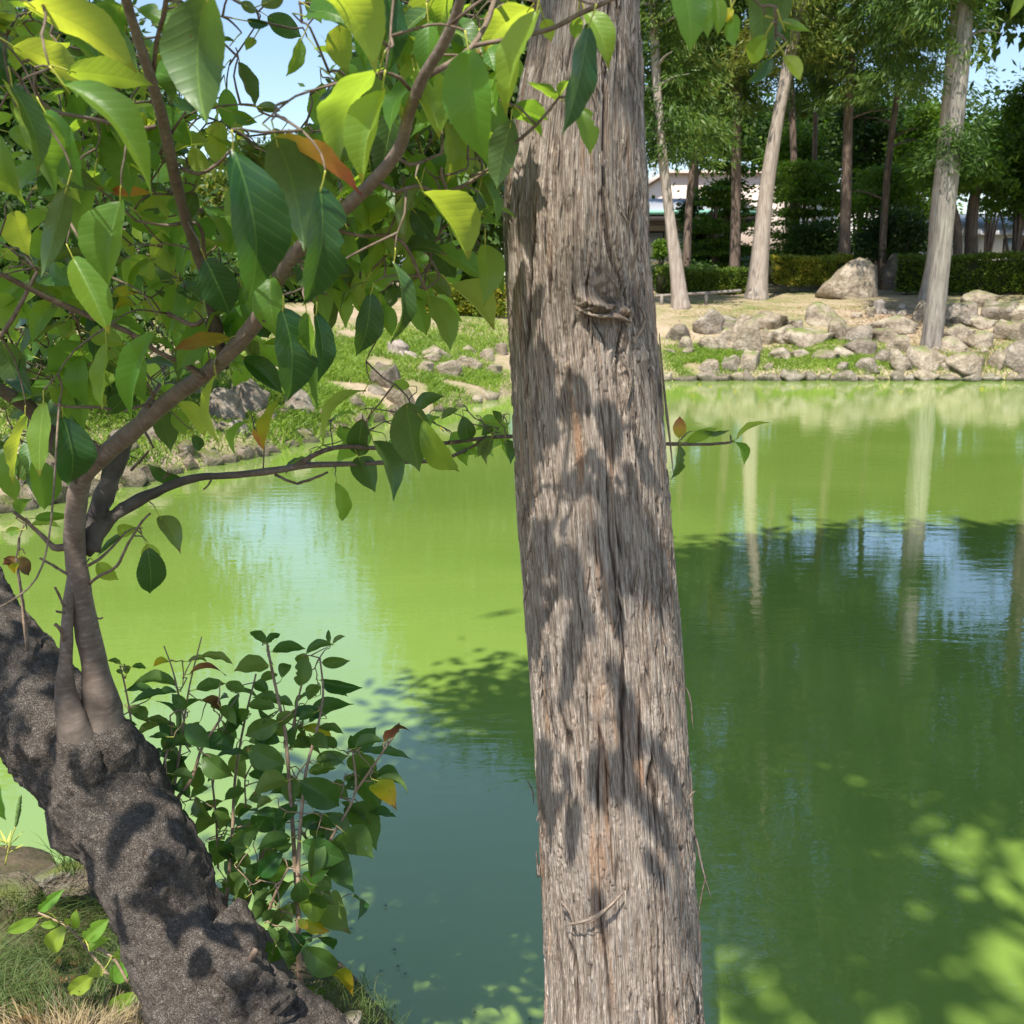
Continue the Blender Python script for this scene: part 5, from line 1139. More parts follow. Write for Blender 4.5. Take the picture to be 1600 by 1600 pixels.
# ------------------------------------------------------------------ cherry leaves seen in the photograph: x0 y0 (stalk) x1 y1 (tip) width class [material]
HERO = """
40 5 215 105 58 b;20 74 135 128 46 b;105 112 240 130 44 b;190 8 158 82 44 b;128 45 150 98 38 b;325 -14 315 190 100 d;97 133 245 292 46 m;72 175 126 292 56 m;105 150 135 208 48 b;15 132 66 272 34 d;-14 70 10 150 44 d;0 210 26 312 46 d
28 168 88 300 52 b;105 290 66 430 36 d;150 268 116 368 44 b;190 312 165 446 68 m;236 302 165 299 15 m leaf_orange;152 212 205 302 48 b;215 216 247 268 30 m;255 168 282 206 30 b;242 190 205 214 32 b;372 96 400 168 24 d;342 190 345 262 34 b;302 298 284 350 30 d
362 232 400 472 92 d;430 216 478 382 84 d;428 214 567 302 32 b leaf_orange;488 228 524 320 30 b;500 292 482 480 70 d;488 -24 592 96 72 b;600 -24 612 116 34 d;530 38 540 112 38 b;655 -30 672 66 56 b;706 -12 686 56 30 b
597 106 518 246 48 b;600 138 562 286 48 m;592 128 555 192 30 b;645 145 610 232 38 b;656 62 620 108 32 b;652 88 628 126 34 b;652 105 688 216 46 m;733 78 756 252 70 m;842 14 784 178 44 m;832 12 752 76 38 b;800 188 774 296 50 d
698 190 704 290 36 d;712 194 736 276 36 b;636 250 676 282 32 b;658 298 736 402 46 b;645 325 681 376 42 d;620 310 553 362 40 m;600 328 558 412 38 d;596 362 572 436 42 m;592 420 566 446 44 b;632 330 614 400 42 b;614 408 621 538 24 d;578 458 560 558 44 d
595 475 613 526 26 m;650 464 666 524 34 m;668 462 708 546 36 d;440 482 456 628 68 d;424 430 432 532 50 m;480 488 496 640 24 b;492 490 501 600 32 d;508 430 542 512 32 d;520 428 566 482 26 b;500 458 516 522 42 d;662 420 630 446 24 m;666 430 706 466 26 d
700 444 774 512 34 b;745 424 788 456 20 b;680 388 712 436 40 d;635 630 654 736 58 d;660 654 716 744 36 d;566 654 560 716 32 d;560 714 586 768 36 d;582 690 620 774 32 d;650 642 692 617 22 d;716 640 688 655 12 d;724 650 731 692 30 d;572 610 496 686 14 b
525 754 538 818 22 d;640 604 610 600 20 d;436 624 410 702 20 b leaf_yellow;402 668 412 702 14 b leaf_orange;113 402 172 522 50 m;140 488 150 562 36 d;133 534 86 596 36 b;130 558 131 634 36 m;168 534 158 642 22 m;244 514 200 652 34 m;5 534 30 612 46 d;70 628 60 746 32 m
42 650 19 756 20 b;97 650 112 762 60 d;20 698 22 786 38 m;50 718 72 798 44 d;244 634 268 704 34 d;277 628 324 682 28 d;274 640 290 680 26 m;320 404 361 494 58 d;340 586 335 692 15 b;360 530 267 546 24 b leaf_orange;212 479 173 482 14 b leaf_yellow;175 464 217 456 16 b leaf_yellow
252 440 206 437 24 b;390 658 363 712 11 b;232 726 292 752 18 d;300 680 312 706 22 d;128 446 88 460 22 b;-5 458 18 522 40 b;60 420 116 432 18 b;55 810 112 806 14 m;48 820 96 822 12 d;32 828 8 832 20 m;28 872 4 882 22 d leaf_brown;30 870 46 900 18 d leaf_brown;30 806 50 778 12 b;26 872 14 888 16 b leaf_yellow
248 806 283 860 28 d;230 856 236 930 40 d;228 850 246 892 28 m;152 880 184 906 30 m;214 826 180 830 18 m;194 834 152 868 9 d;-22 1190 6 1284 34 m;1062 684 1062 650 30 m leaf_orange;1072 690 1122 668 18 m;1060 696 1051 750 16 d;1144 690 1166 724 12 b;1150 688 1200 657 9 b;1092 672 1140 674 9 d
918 36 882 214 44 d;912 16 955 102 36 m;904 168 924 240 30 m;850 30 862 64 22 b;800 168 856 186 32 b;872 158 824 128 15 b;874 152 888 124 12 b;816 184 848 212 14 b;904 26 898 62 24 b;1062 -40 1082 80 48 m;1100 -14 1106 60 25 m;1118 -6 1122 56 22 m;1146 22 1146 74 22 m;1144 12 1132 36 15 m leaf_yellow
1186 -50 1190 88 48 d;1236 -36 1200 86 48 d;1198 56 1170 100 32 d;1206 86 1166 132 18 d;1224 88 1252 126 22 d;1222 34 1264 48 15 d;1226 40 1233 70 14 d;1600 -20 1579 30 15 m;418 26 472 58 34 d;408 8 446 -8 26 d;376 4 402 20 16 d;386 32 420 40 14 d;398 60 384 78 18 b;480 -6 502 36 24 d
400 168 440 172 16 d;362 174 402 192 20 d;395 186 360 200 14 d;770 684 745 714 18 d;790 688 799 722 16 d;766 690 756 718 14 d;760 660 796 668 14 d;782 660 770 640 12 d;700 700 690 730 14 d;770 668 752 680 16 d;748 270 775 330 30 d;745 300 735 360 26 d;690 285 720 330 30 b
480 230 470 262 30 b;440 205 424 225 28 b;486 210 500 236 26 b;330 340 310 400 40 m;250 360 270 430 34 b;280 350 262 410 30 b;210 400 240 440 30 b;20 330 45 400 36 b;0 390 30 410 30 b;70 330 40 360 26 b;225 470 262 510 22 b;280 440 300 480 28 b;395 480 420 530 30 d;180 560 215 600 24 b;120 600 105 650 30 b
0 0 24 60 46 m;60 60 20 110 34 b;170 80 190 130 30 b;210 250 190 290 32 d;240 300 262 340 30 b;300 230 320 280 28 d;470 60 450 120 20 d;740 120 770 60 30 m;760 110 790 90 20 b;700 150 716 190 28 b;580 200 590 250 26 b;560 240 580 275 30 d;530 320 512 360 30 m;556 380 530 430 30 b;640 400 650 450 26 b
"""
rs = np.random.RandomState(5); leaves = []
for row in HERO.replace('\n', ';').split(';'):
    q = row.split()
    if len(q) < 6: continue
    x0, y0, x1, y1, w = map(float, q[:5]); leaves.append([(x0, y0), (x1, y1), w, q[5], q[6] if len(q) > 6 else None, True])
def near_branch_Y(x, y):
    pr = PR; d = np.hypot(pr[0] - x, pr[1] - y); k_ = int(np.argmin(d)); return NP[k_][1], d[k_]
PR = proj(NP)
n_hero = len(leaves)
out = []
for (b0, t0, w, cls, mat, hero) in leaves:
    L_ = math.hypot(t0[0] - b0[0], t0[1] - b0[1]); Yb, db = near_branch_Y(*b0); Ys = np.clip(.105 * F / max(L_, w * 1.9) , .72, 2.4)
    Y = np.clip(.45 * Yb + .55 * min(Ys, Yb + .25), .7, 2.5) if db < 160 else Ys
    if b0[0] > 1040 and b0[1] > 500: Y = 2.4
    if 780 < b0[0] < 1000 and b0[1] < 260: Y = min(Y, 1.42)
    if b0[1] > 1100: Y = 1.2
    if b0[0] > 1000 and b0[1] < 100: Y = 1.15
    B, T, n, ww = orient(b0, t0, w, Y, cls, rs)
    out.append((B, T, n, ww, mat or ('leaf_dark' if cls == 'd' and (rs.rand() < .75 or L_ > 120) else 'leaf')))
# the rest of the foliage between them
rs = np.random.RandomState(11)
REG = [([(0, 0), (480, 0), (480, 60), (420, 230), (420, 560), (180, 640), (0, 640)], 280), ([(480, 0), (790, 0), (790, 300), (760, 400), (700, 470), (600, 470), (430, 440), (470, 240), (500, 160)], 230), ([(560, 640), (800, 650), (790, 700), (480, 720), (480, 690)], 30), ([(0, 560), (140, 600), (120, 760), (0, 760)], 22), ([(0, 400), (430, 420), (430, 540), (200, 630), (0, 640)], 80)]
fill = []
for poly, n in REG:
    A = np.array(poly, float); c = 0; tries = 0
    while c < n and tries < 6000:
        tries += 1; x, y = rs.uniform(A[:, 0].min(), A[:, 0].max()), rs.uniform(A[:, 1].min(), A[:, 1].max())
        if not inside(np.array([x]), np.array([y]), A)[0]: continue
        if 372 < x < 475 and y < 205: continue
        Yb, db = near_branch_Y(x, y); Y = np.clip(Yb + abs(rs.randn()) * .35 + .05, 1.15, 2.9); B = P(x, y, Y)
        L_ = rs.uniform(.065, .105); d = norm(rs.randn(3) * [.8, .7, .35] + [0, 0, -.6]); T = B + d * L_
        tx, ty, _ = proj(T)
        if 368 < tx < 478 and ty < 210: continue
        n_ = norm(norm(rs.randn(3)) * .75 + SUN * .95); 
        if abs(n_ @ d) > .85: continue
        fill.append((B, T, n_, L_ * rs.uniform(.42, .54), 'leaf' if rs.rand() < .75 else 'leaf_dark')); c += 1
allv = out + fill
print('hero', len(out), 'fill', len(fill))
allv_vis = allv[:300]; rest = allv[300:]
def leaves_joined(name, lst, mats, parent):
    for mt in mats:
        V = []; Fc = []; Uv = []; o_ = 0
        for (B, T, n, w, m) in lst:
            if m != mt: continue
            me = LM[rs.randint(8)]; v = np.empty(len(me.vertices) * 3, np.float32); me.vertices.foreach_get('co', v); v = v.reshape(-1, 3)
            d = T - B; L_ = np.linalg.norm(d); d = d / L_; nn = n - d * (n @ d); nn /= np.linalg.norm(nn); s = np.cross(nn, d)
            V.append(B + v[:, :1] * d * L_ + v[:, 1:2] * s * w + v[:, 2:3] * nn * L_ * .75)
            if not Fc: fb = np.empty(len(me.loops), np.int32); me.loops.foreach_get('vertex_index', fb); fb = fb.reshape(-1, 4); uvb = np.empty(len(me.loops) * 2, np.float32); me.uv_layers[0].data.foreach_get('uv', uvb); uvv = np.zeros((len(v), 2), np.float32); uvv[fb.ravel()] = uvb.reshape(-1, 2)
            Fc.append(fb + o_); Uv.append(uvv); o_ += len(v)
        if V: tag(obj(name, mesh_np(name, np.vstack(V), np.vstack(Fc), uv=np.vstack(Uv)), MT[mt], parent), kind='stuff')
for q in allv_vis: leaf_obj(*q[:4], q[4], cherry)
leaves_joined('foliage', rest, ('leaf', 'leaf_dark'), cherry)

# twigs: every leaf grows from the nearest wood
def grow(bases, wood, maxn=9999, r=.0013, sag=.01):
    W_ = [w for w in wood]; lst = []; B_ = sorted(bases, key=lambda b: np.min(np.linalg.norm(np.array(wood) - b, axis=1)))
    Wn = np.array(W_)
    for b in B_:
        d = np.linalg.norm(Wn - b, axis=1); k_ = int(np.argmin(d))
        if d[k_] < .004: continue
        a = Wn[k_]; m_ = a * .5 + b * .5 + rs.randn(3) * d[k_] * .07 + [0, 0, .06 * d[k_]]; q = a * .2 + b * .8 + rs.randn(3) * d[k_] * .03 + [0, 0, .05 * d[k_]]
        lst.append(tube_data([a, m_, q, b], [r * 1.5, r * 1.2, r, r * .8], 5, .03))
        Wn = np.vstack([Wn, [m_, q]])
    return lst
bases = []; pet = []
for (B, T, n, w, m) in allv:
    d = norm(T - B); s = B - d * .018 + norm(n) * .006; bases.append(s); pet.append(tube_data([s, (s + B) / 2 + n * .002, B + d * .01], [.0011, .0009, .0008], 5, .02))
tubes('petioles', pet, MT['petiole'], cherry)
tubes('twigs', grow(bases, NP), MT['twig'], cherry)

# leaves overhead that throw their shadows on the two trunks: the rest of this tree's canopy, above the view
def shade_leaf(px, py, L_px, ang, t, Yt=1.72, w=.5, jit=0.):
    c = P(px, py, Yt); k_ = mpp(px, py, Yt); C = c + SUN * t
    d = np.array([math.sin(ang), 0, -math.cos(ang)]); n = norm(SUN * .7 + np.array([0, 0, .3]) + rs.randn(3) * .25)
    # the leaf lies so that its shadow on the upright trunk runs along d
    Ld = L_px * k_; T0 = d * Ld; off = T0 - n * 0; tt = -(T0 @ n) / (SUN @ n); D3 = T0 + SUN * tt
    if np.linalg.norm(D3) > .14: D3 = norm(D3) * .14
    return C - D3 / 2, C + D3 / 2, n, np.linalg.norm(D3) * w if w < 1 else w
SH = [(812, 270, 120, .2, .45, .5), (846, 395, 150, .05, .38, .5), (908, 420, 150, .5, .42, .55), (900, 515, 70, -.2, .5, .7), (960, 440, 90, -.3, .6, .5), (825, 700, 150, .1, .7, .42), (952, 660, 110, 0, .75, .75), (940, 590, 70, .2, .6, .3), (905, 750, 80, .9, .85, .4), (960, 800, 110, .7, .9, .6), (985, 740, 80, .4, .9, .5), (865, 800, 110, .3, .8, .6), (845, 860, 90, .1, .85, .6), (890, 880, 120, .5, 1., .6), (960, 880, 120, .7, 1., .6), (1010, 900, 100, .6, 1.1, .5), (905, 940, 100, .3, 1.1, .5)]
sh = []
for (x, y, l, a, t, w) in SH: sh.append(shade_leaf(x, y, l, a, t, w=w))
for k_ in range(44):
    y = rs.uniform(930, 1640); x = np.interp(y, [t[0] for t in tw], [t[1] for t in tw]) + rs.uniform(-.95, .9) * 118
    sh.append(shade_leaf(x, y, rs.uniform(70, 130), rs.uniform(-.4, .9), rs.uniform(1.05, 1.7), w=rs.uniform(.4, .6)))
# shade over the cherry trunk and the sapling
for k_ in range(150):
    y = rs.uniform(960, 1640); x = rs.uniform(-40, 640)
    c_out = (x > 470 and y < 1050)
    if c_out: continue
    s_ = P(x, y, rs.uniform(2.1, 2.5)); tt = rs.uniform(1.6, 3.0); C = s_ + SUN * tt
    lit = noise2(x / 95., y / 80., 77)
    if lit > .22: continue
    d = rdir(1)[0] * .1; sh.append((C - d / 2, C + d / 2, norm(rs.randn(3) * .5 + SUN), .05))
sh2 = []
for (B, T, n, w) in sh:
    ok = True
    for q in (B, T, (B + T) / 2):
        x, y, d = proj(q)
        if d > 0 and -15 < x < 1615 and -15 < y: ok = False
    if ok: sh2.append((B, T, n, w, 'leaf'))
print('shade leaves', len(sh), len(sh2))
leaves_joined('overhead_foliage', sh2, ('leaf',), cherry)
# boughs carrying them
lst = []
cen = np.array([(q[0] + q[1]) / 2 for q in sh2])
hub = [np.array([-.9, 1.2, 3.2]), np.array([-.4, .9, 3.4]), np.array([.1, .7, 3.5])]
0 and lst.append(tube_data([P(-420, 450, 2.6), hub[0], hub[1], hub[2], np.array([.5, .4, 3.6])], [.09, .05, .035, .025, .015], 10, .05))
q, _ = catmull([hub[0], hub[1], hub[2]], [1, 1, 1], .08)

# ------------------------------------------------------------------ canopy of the cherry that shades the near water
canopy(cherry, [(mid_, .8), (bit, .12)], 210, 4.4, 6.5, MT['fol_ever'], .14, .07, 73, .22, name='high_foliage')

# ------------------------------------------------------------------ leafy sapling clump at the water's edge
sap = tag(empty('sapling', P(455, 1590, 2.15)), 'dark green leafy sapling clump with reddish stems between the leaning cherry trunk and the pond', 'sapling')
Z7 = lambda x, y: (150 + x / 3.2, 950 + y / 3.2)
Z8 = lambda x, y: (300 + x / 4.571, 1300 + y / 4.571)
STEMS = [([Z8(760, 1371), Z8(800, 1280), Z8(775, 1100), Z8(760, 800), Z8(755, 500), Z7(990, 1200), Z7(965, 850), Z7(945, 620), Z7(905, 430), Z7(870, 260), Z7(855, 175)], 2.17, 2.45, 11, 4),
 ([Z7(1010, 1420), Z7(1015, 1180), Z7(1050, 820), Z7(1105, 610), Z7(1135, 430), Z7(1120, 250)], 2.2, 2.5, 7, 3), ([Z7(650, 1500), Z7(680, 1150), Z7(695, 860), Z7(740, 580), Z7(800, 330)], 2.4, 2.6, 6, 3),
 ([Z7(405, 955), Z7(480, 850), Z7(530, 700), Z7(625, 550), Z7(640, 500)], 2.35, 2.4, 6, 3), ([Z7(383, 945), Z7(410, 780), Z7(435, 600), Z7(470, 380), Z7(528, 145)], 2.36, 2.45, 5, 2),
 ([Z7(320, 910), Z7(340, 790), Z7(362, 672)], 2.36, 2.36, 5, 4), ([Z7(440, 560), Z7(410, 420), Z7(380, 300), Z7(340, 190)], 2.4, 2.45, 3.5, 2), ([Z7(190, 715), Z7(175, 560), Z7(145, 390), Z7(120, 290)], 2.38, 2.4, 3.5, 2.5),
 ([Z7(1120, 1250), Z7(1200, 1110), Z7(1295, 925), Z7(1285, 720)], 2.25, 2.35, 5, 3), ([Z7(1290, 930), Z7(1380, 800), Z7(1440, 710), Z7(1490, 640)], 2.3, 2.3, 4, 3), ([Z7(700, 1560), Z7(755, 1480), Z7(825, 1250), Z7(900, 1100)], 2.25, 2.3, 7, 4),
 ([Z7(985, 600), Z7(1005, 480), Z7(1030, 380)], 2.4, 2.45, 4, 2.5), ([Z7(610, 1300), Z7(600, 1050), Z7(580, 860)], 2.5, 2.5, 4, 3), ([Z7(750, 1000), Z7(745, 860), Z7(770, 800)], 2.45, 2.45, 3, 2), ([Z7(380, 640), Z7(370, 540)], 2.36, 2.36, 3, 2), ([Z7(860, 1530), Z7(900, 1420), Z7(960, 1300)], 2.2, 2.2, 5, 3)]
SP = []
for pts, ya, yb, wa, wb in STEMS:
    n = len(pts); path = [P(x, y, ya + (yb - ya) * i / (n - 1)) for i, (x, y) in enumerate(pts)]; r_ = [(wa + (wb - wa) * i / (n - 1)) / 2 * mpp(*pts[i], ya) for i in range(n)]
    v_, f_, u_ = tube_data(path, r_, 9, .015, lambda b, t, s, r: r * .15 * noise2(t * 1.3, s * 70, 9)); obj('stem', mesh_np('stem', v_, f_, uv=u_), MT['shoot'], sap); SP += list(catmull(path, r_, .025)[0])
SP = np.array(SP)
L7 = """850 178 768 112 44 d;850 175 922 125 40 d;880 218 1050 198 60 d;862 285 693 305 88 d;822 368 912 325 40 d;930 350 962 272 78 d;1022 388 1050 238 125 m;1130 272 1268 265 58 m;1052 228 1186 175 48 d;1122 362 1332 402 64 m;1130 395 1262 436 48 d;1060 460 1112 378 80 d;1062 572 1274 466 84 d;982 488 782 440 60 d;892 500 752 482 72 d;690 600 762 498 82 d;915 570 742 640 100 m
500 408 650 376 62 d;648 378 752 418 58 d;408 398 162 385 62 d;402 422 172 470 44 d;520 242 696 276 40 d;465 332 650 316 30 b leaf_brown;460 268 562 268 26 d;365 268 286 290 38 b leaf_yellow;125 282 58 258 26 d;180 296 256 298 28 d;152 332 160 284 42 d;132 330 102 308 18 d;452 502 378 430 88 m;520 462 632 512 54 b leaf_brown;205 640 342 576 40 d;366 645 262 645 30 d;372 590 246 550 36 d
95 590 212 580 32 d;452 582 566 700 112 m;532 730 682 850 122 m;332 718 213 772 48 m;378 830 492 850 62 d;942 780 745 702 128 m;962 862 788 922 112 d;1020 868 1222 992 146 m;782 1085 942 1010 104 m;1010 1066 1182 1040 80 m;1032 1172 1252 1262 132 m;972 1150 806 1200 82 d;902 1200 982 1180 60 m
932 1260 790 1442 104 b;975 1380 894 1472 72 b;1036 1362 1152 1318 76 m leaf_young;1000 1388 1132 1572 150 m leaf_young;1010 1560 1064 1604 64 m leaf_yellow;1240 1120 1382 1240 112 d;1200 1230 1276 1406 102 d;1270 980 1402 1192 112 d;1226 970 1372 1082 42 m;1276 716 1402 598 112 m;1290 702 1442 660 56 d;1270 740 1402 852 92 d
1332 720 1578 750 42 d;1400 822 1526 870 66 d;1402 862 1568 912 32 d;1262 840 1416 1012 118 d;1400 880 1494 988 84 b leaf_yellow;1446 668 1522 598 50 b leaf_brown;1466 640 1568 604 22 b leaf_brown;1490 640 1516 570 20 b leaf_brown;1102 760 1262 740 70 m;1100 778 1242 770 44 d;962 702 1132 722 58 d;872 582 962 642 62 d;1002 600 1192 690 54 b leaf_yellow;1110 602 1242 622 42 d;1062 822 1202 800 62 d
692 732 742 852 72 d;602 1002 652 1092 62 d;502 1032 642 960 42 d;592 1062 488 1132 62 d;562 1172 668 1242 112 d;692 1112 822 1100 88 d;690 1242 772 1302 54 d;672 1362 762 1342 42 d;702 650 600 602 62 d;622 492 702 582 50 d;1170 172 1160 106 22 d;1182 180 1248 138 22 d
980 520 900 600 70 d;1000 900 1080 960 70 d;740 900 640 960 60 d;820 700 720 760 70 d;880 960 800 1000 70 d;1180 880 1260 960 60 d;1120 1040 1240 1100 60 d;760 1200 690 1120 70 d;840 1300 900 1380 70 d;1120 1280 1220 1340 80 d;1180 1160 1280 1230 70 d;640 800 560 860 60 d;560 900 470 950 50 d;940 1040 900 1120 70 d;700 1040 780 980 60 d;1080 640 1160 700 60 d;1200 700 1120 640 50 d;860 420 790 370 50 d;460 640 380 690 50 d;840 860 760 820 60 d;660 1180 590 1290 70 d;740 1330 650 1400 60 d;760 1440 680 1500 70 d;860 1480 790 1560 70 d;920 1500 980 1570 70 d;700 1280 620 1180 60 d;1080 1420 1190 1480 90 d;1060 300 1000 230 50 d;1100 520 1010 560 50 d;600 700 520 640 50 d"""
L8 = """800 822 1056 1000 180 m;985 1020 1156 1142 62 b leaf_yellow;950 482 1102 702 168 d;882 380 1002 402 62 d;692 960 598 762 78 d;682 722 728 920 78 d;540 682 624 800 54 m;762 632 992 712 84 m leaf_yellow;900 330 980 440 90 d;560 420 440 500 60 d;600 560 500 640 70 d;640 600 560 700 70 d;480 300 400 400 60 d;700 520 780 600 80 d;440 560 540 480 50 d;560 860 470 780 60 d;620 700 700 800 60 d"""
rs = np.random.RandomState(19); sl_list = []
for txt, fz, sc_ in ((L7, Z7, 3.2), (L8, Z8, 4.571)):
    for row in txt.replace('\n', ';').split(';'):
        q = row.split(); x0, y0, x1, y1, w = map(float, q[:5]); a = fz(x0, y0); c = fz(x1, y1); pr = proj(SP); k_ = int(np.argmin(np.hypot(pr[0] - a[0], pr[1] - a[1]))); Y = SP[k_][1] + rs.uniform(-.1, .1)
        B, T, n, ww = orient(a, c, w / sc_, Y, q[5], rs)
        if n[2] < 0: n = -n
        sl_list.append((B, T, n, ww, q[6] if len(q) > 6 else 'sap'))
for k_ in range(120):                                      # hidden inner leaves
    c = SP[rs.randint(len(SP))]; x, y, d = proj(c)
    if y < 1120 or x > 560: continue
    B = c + rs.randn(3) * [.05, .07, .04] + [0, .05, 0]; d = norm(rs.randn(3) + [0, 0, -.4]) * rs.uniform(.07, .1); n = norm(rs.randn(3) * .5 + [0, -.2, 1]); sl_list.append((B, B + d, n, .045, 'sap'))
for q in sl_list[:300]: leaf_obj(*q[:4], q[4], sap)
bases = []; pet = []
for (B, T, n, w, m) in sl_list:
    d = norm(T - B); s = B - d * .012; bases.append(s); pet.append(tube_data([s, (s + B) / 2, B + d * .008], [.0011, .0009, .0008], 5, .02))
tubes('petioles', pet, MT['petiole'], sap); tubes('twigs', grow(bases, SP, r=.0013), MT['shoot'], sap)

# ------------------------------------------------------------------ bright seedling at the lower left
Z6 = lambda x, y: (x / 4., 1200 + y / 4.)
def plant(label, stems, leaves_, Y0, mat, name='seedling', sm='shoot', w0=5):
    pts0 = stems[0][0]; root = tag(empty(name, P(*pts0, Y0)), label, 'seedling'); sp = []
    for st in stems:
        path = [P(*p, Y0 + i * .02) for i, p in enumerate(st)]; r_ = [(w0 * (1 - .5 * i / len(st))) / 2 * mpp(*st[i], Y0) for i in range(len(st))]
        v_, f_, u_ = tube_data(path, r_, 7, .02); obj('stem', mesh_np('stem', v_, f_, uv=u_), MT[sm], root); sp += list(path)
    sp = np.array(sp); bs = []
    for (a, c, w, cls, m) in leaves_:
        B, T, n, ww = orient(a, c, w, Y0 + rs.uniform(-.05, .05), cls, rs); leaf_obj(B, T, n if n[2] > 0 else -n, ww, m or mat, root); bs.append(B)
    tubes('twigs', grow(bs, sp, r=.0012), MT['petiole'], root)
z6 = lambda *r: [(Z6(a, b_), Z6(c, d), w / 4., cl, None) for a, b_, c, d, w, cl in r]
plant('bright green seedling with pointed leaves in the grass left of the cherry trunk', [[Z6(700, 1320), Z6(600, 1200), Z6(520, 1100), Z6(420, 990), Z6(330, 945), Z6(240, 905)]],
      z6((245, 895, 400, 758, 62, 'm'), (250, 885, 330, 835, 90, 'm'), (240, 938, 28, 1032, 66, 'm'), (365, 970, 245, 985, 46, 'm'), (405, 985, 312, 1162, 96, 'm'), (480, 1002, 476, 882, 52, 'm'), (430, 975, 400, 940, 40, 'd')), 2.55, 'leaf_young')
plant('greener seedling with shaded leaves at the foot of the cherry trunk', [[Z6(900, 1420), Z6(800, 1340), Z6(690, 1290), Z6(610, 1270)], [Z6(800, 1340), Z6(700, 1180), Z6(540, 1100)]],
      z6((530, 1070, 684, 944, 82, 'm'), (812, 1222, 686, 1336, 112, 'm'), (592, 1292, 422, 1416, 72, 'm'), (572, 1302, 634, 1262, 60, 'd'), (872, 1402, 668, 1552, 112, 'm'), (560, 1150, 690, 1052, 70, 'd'), (700, 1180, 820, 1170, 50, 'd'), (640, 1300, 560, 1250, 60, 'd')), 2.4, 'leaf_young')
plant('upright reddish shoot with small leaves rising from the cherry trunk at the left', [[(43, 1016), (38, 980), (33, 930), (27, 890), (25, 872)]], [((26, 880), (5, 872), 14, 'd', 'leaf_brown'), ((28, 876), (42, 895), 14, 'd', 'leaf_brown'), ((27, 880), (22, 896), 10, 'b', 'leaf_yellow')], 2.28, 'leaf_brown', w0=5)

# ------------------------------------------------------------------ near ground: mound, stones, grass, litter
def near_rock(px0, py0, px1, py1, Y, kind, label, v=2, name='rock', dd=.9):
    k_ = mpp((px0 + px1) / 2, py1, Y); p = P((px0 + px1) / 2, (py0 + py1) / 2, Y); w = (px1 - px0) * k_; h_ = (py1 - py0) * k_
    return tag(rock(name, p, (w / 2, w * dd / 2, h_ / 2), R.uniform(-.3, .3), .1, 0, kind, None, v), label, 'rock')
near_rock(430, 1545, 640, 1760, 2.3, 'rock_moss', 'mossy grass grown boulder in the bottom foreground right of the cherry trunk foot', 2)
near_rock(520, 1575, 570, 1630, 2.2, 'rock_grey', 'small grey rock wedged between the trunk foot and the mossy boulder', 4)
near_rock(-30, 1370, 70, 1430, 3.15, 'rock_moss', 'low shaded grassy rock at the water edge at the lower left', 5)
near_rock(60, 1335, 160, 1400, 3.2, 'rock_moss', 'shaded rock under overhanging grass left of the cherry trunk', 1)
def near_grass(name, poly, n, hgt, mat, Yr=None, wd=.0035, lean=.6, z=.25):
    A = np.array(poly, float); q = R.uniform(A.min(0), A.max(0), (n * 4, 2)); q = q[inside(q[:, 0], q[:, 1], A)][:n]; m_ = len(q)
    B = np.array([G(a, b_, z) for a, b_ in q]); B[:, 2] = np.maximum(H(B[:, 0], B[:, 1]), .02) - .01
    cl = noise2(B[:, 0] * 7, B[:, 1] * 7, 5); k_ = cl > -.5; B = B[k_]; m_ = len(B)
    hh = hgt * R.uniform(.4, 1.2, m_)[:, None]; a = noise2(B[:, 0] * 3, B[:, 1] * 3, 8) * 5 + R.randn(m_) * .6
    hz = np.stack([np.cos(a), np.sin(a), 0 * a], 1) * lean * R.uniform(.3, 1.3, m_)[:, None]; side = np.stack([-np.sin(a), np.cos(a), 0 * a], 1); side = norm(side + R.randn(m_, 3) * .4)
    S_ = [0, .35, .7, 1.]; W_ = [1, .85, .5, .06]; rings = []
    for s, w in zip(S_, W_):
        c = B + hz * hh * s ** 1.6 + np.array([0, 0, 1.]) * hh * (s - .35 * s * s * lean); rings += [c - side * wd * w / 2, c + side * wd * w / 2]
    V = np.stack(rings, 1).reshape(-1, 3); i = np.arange(m_)[:, None] * 8
    Fc = np.vstack([np.hstack([i + 2 * j, i + 2 * j + 1, i + 2 * j + 3, i + 2 * j + 2]) for j in range(3)])
    t = R.rand(m_); return tag(obj(name, mesh_np(name, V, Fc, smooth=False, fattrs={'tint': np.tile(t, 3)}), mat), kind='stuff')
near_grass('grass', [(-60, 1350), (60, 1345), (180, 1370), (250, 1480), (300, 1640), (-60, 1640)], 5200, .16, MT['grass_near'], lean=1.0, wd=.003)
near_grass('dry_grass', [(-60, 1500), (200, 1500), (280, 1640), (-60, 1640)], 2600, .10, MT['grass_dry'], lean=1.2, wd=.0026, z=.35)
near_grass('dry_grass', [(205, 1560), (270, 1560), (290, 1640), (200, 1640)], 260, .12, MT['grass_dry'], lean=.9, wd=.004, z=.45)
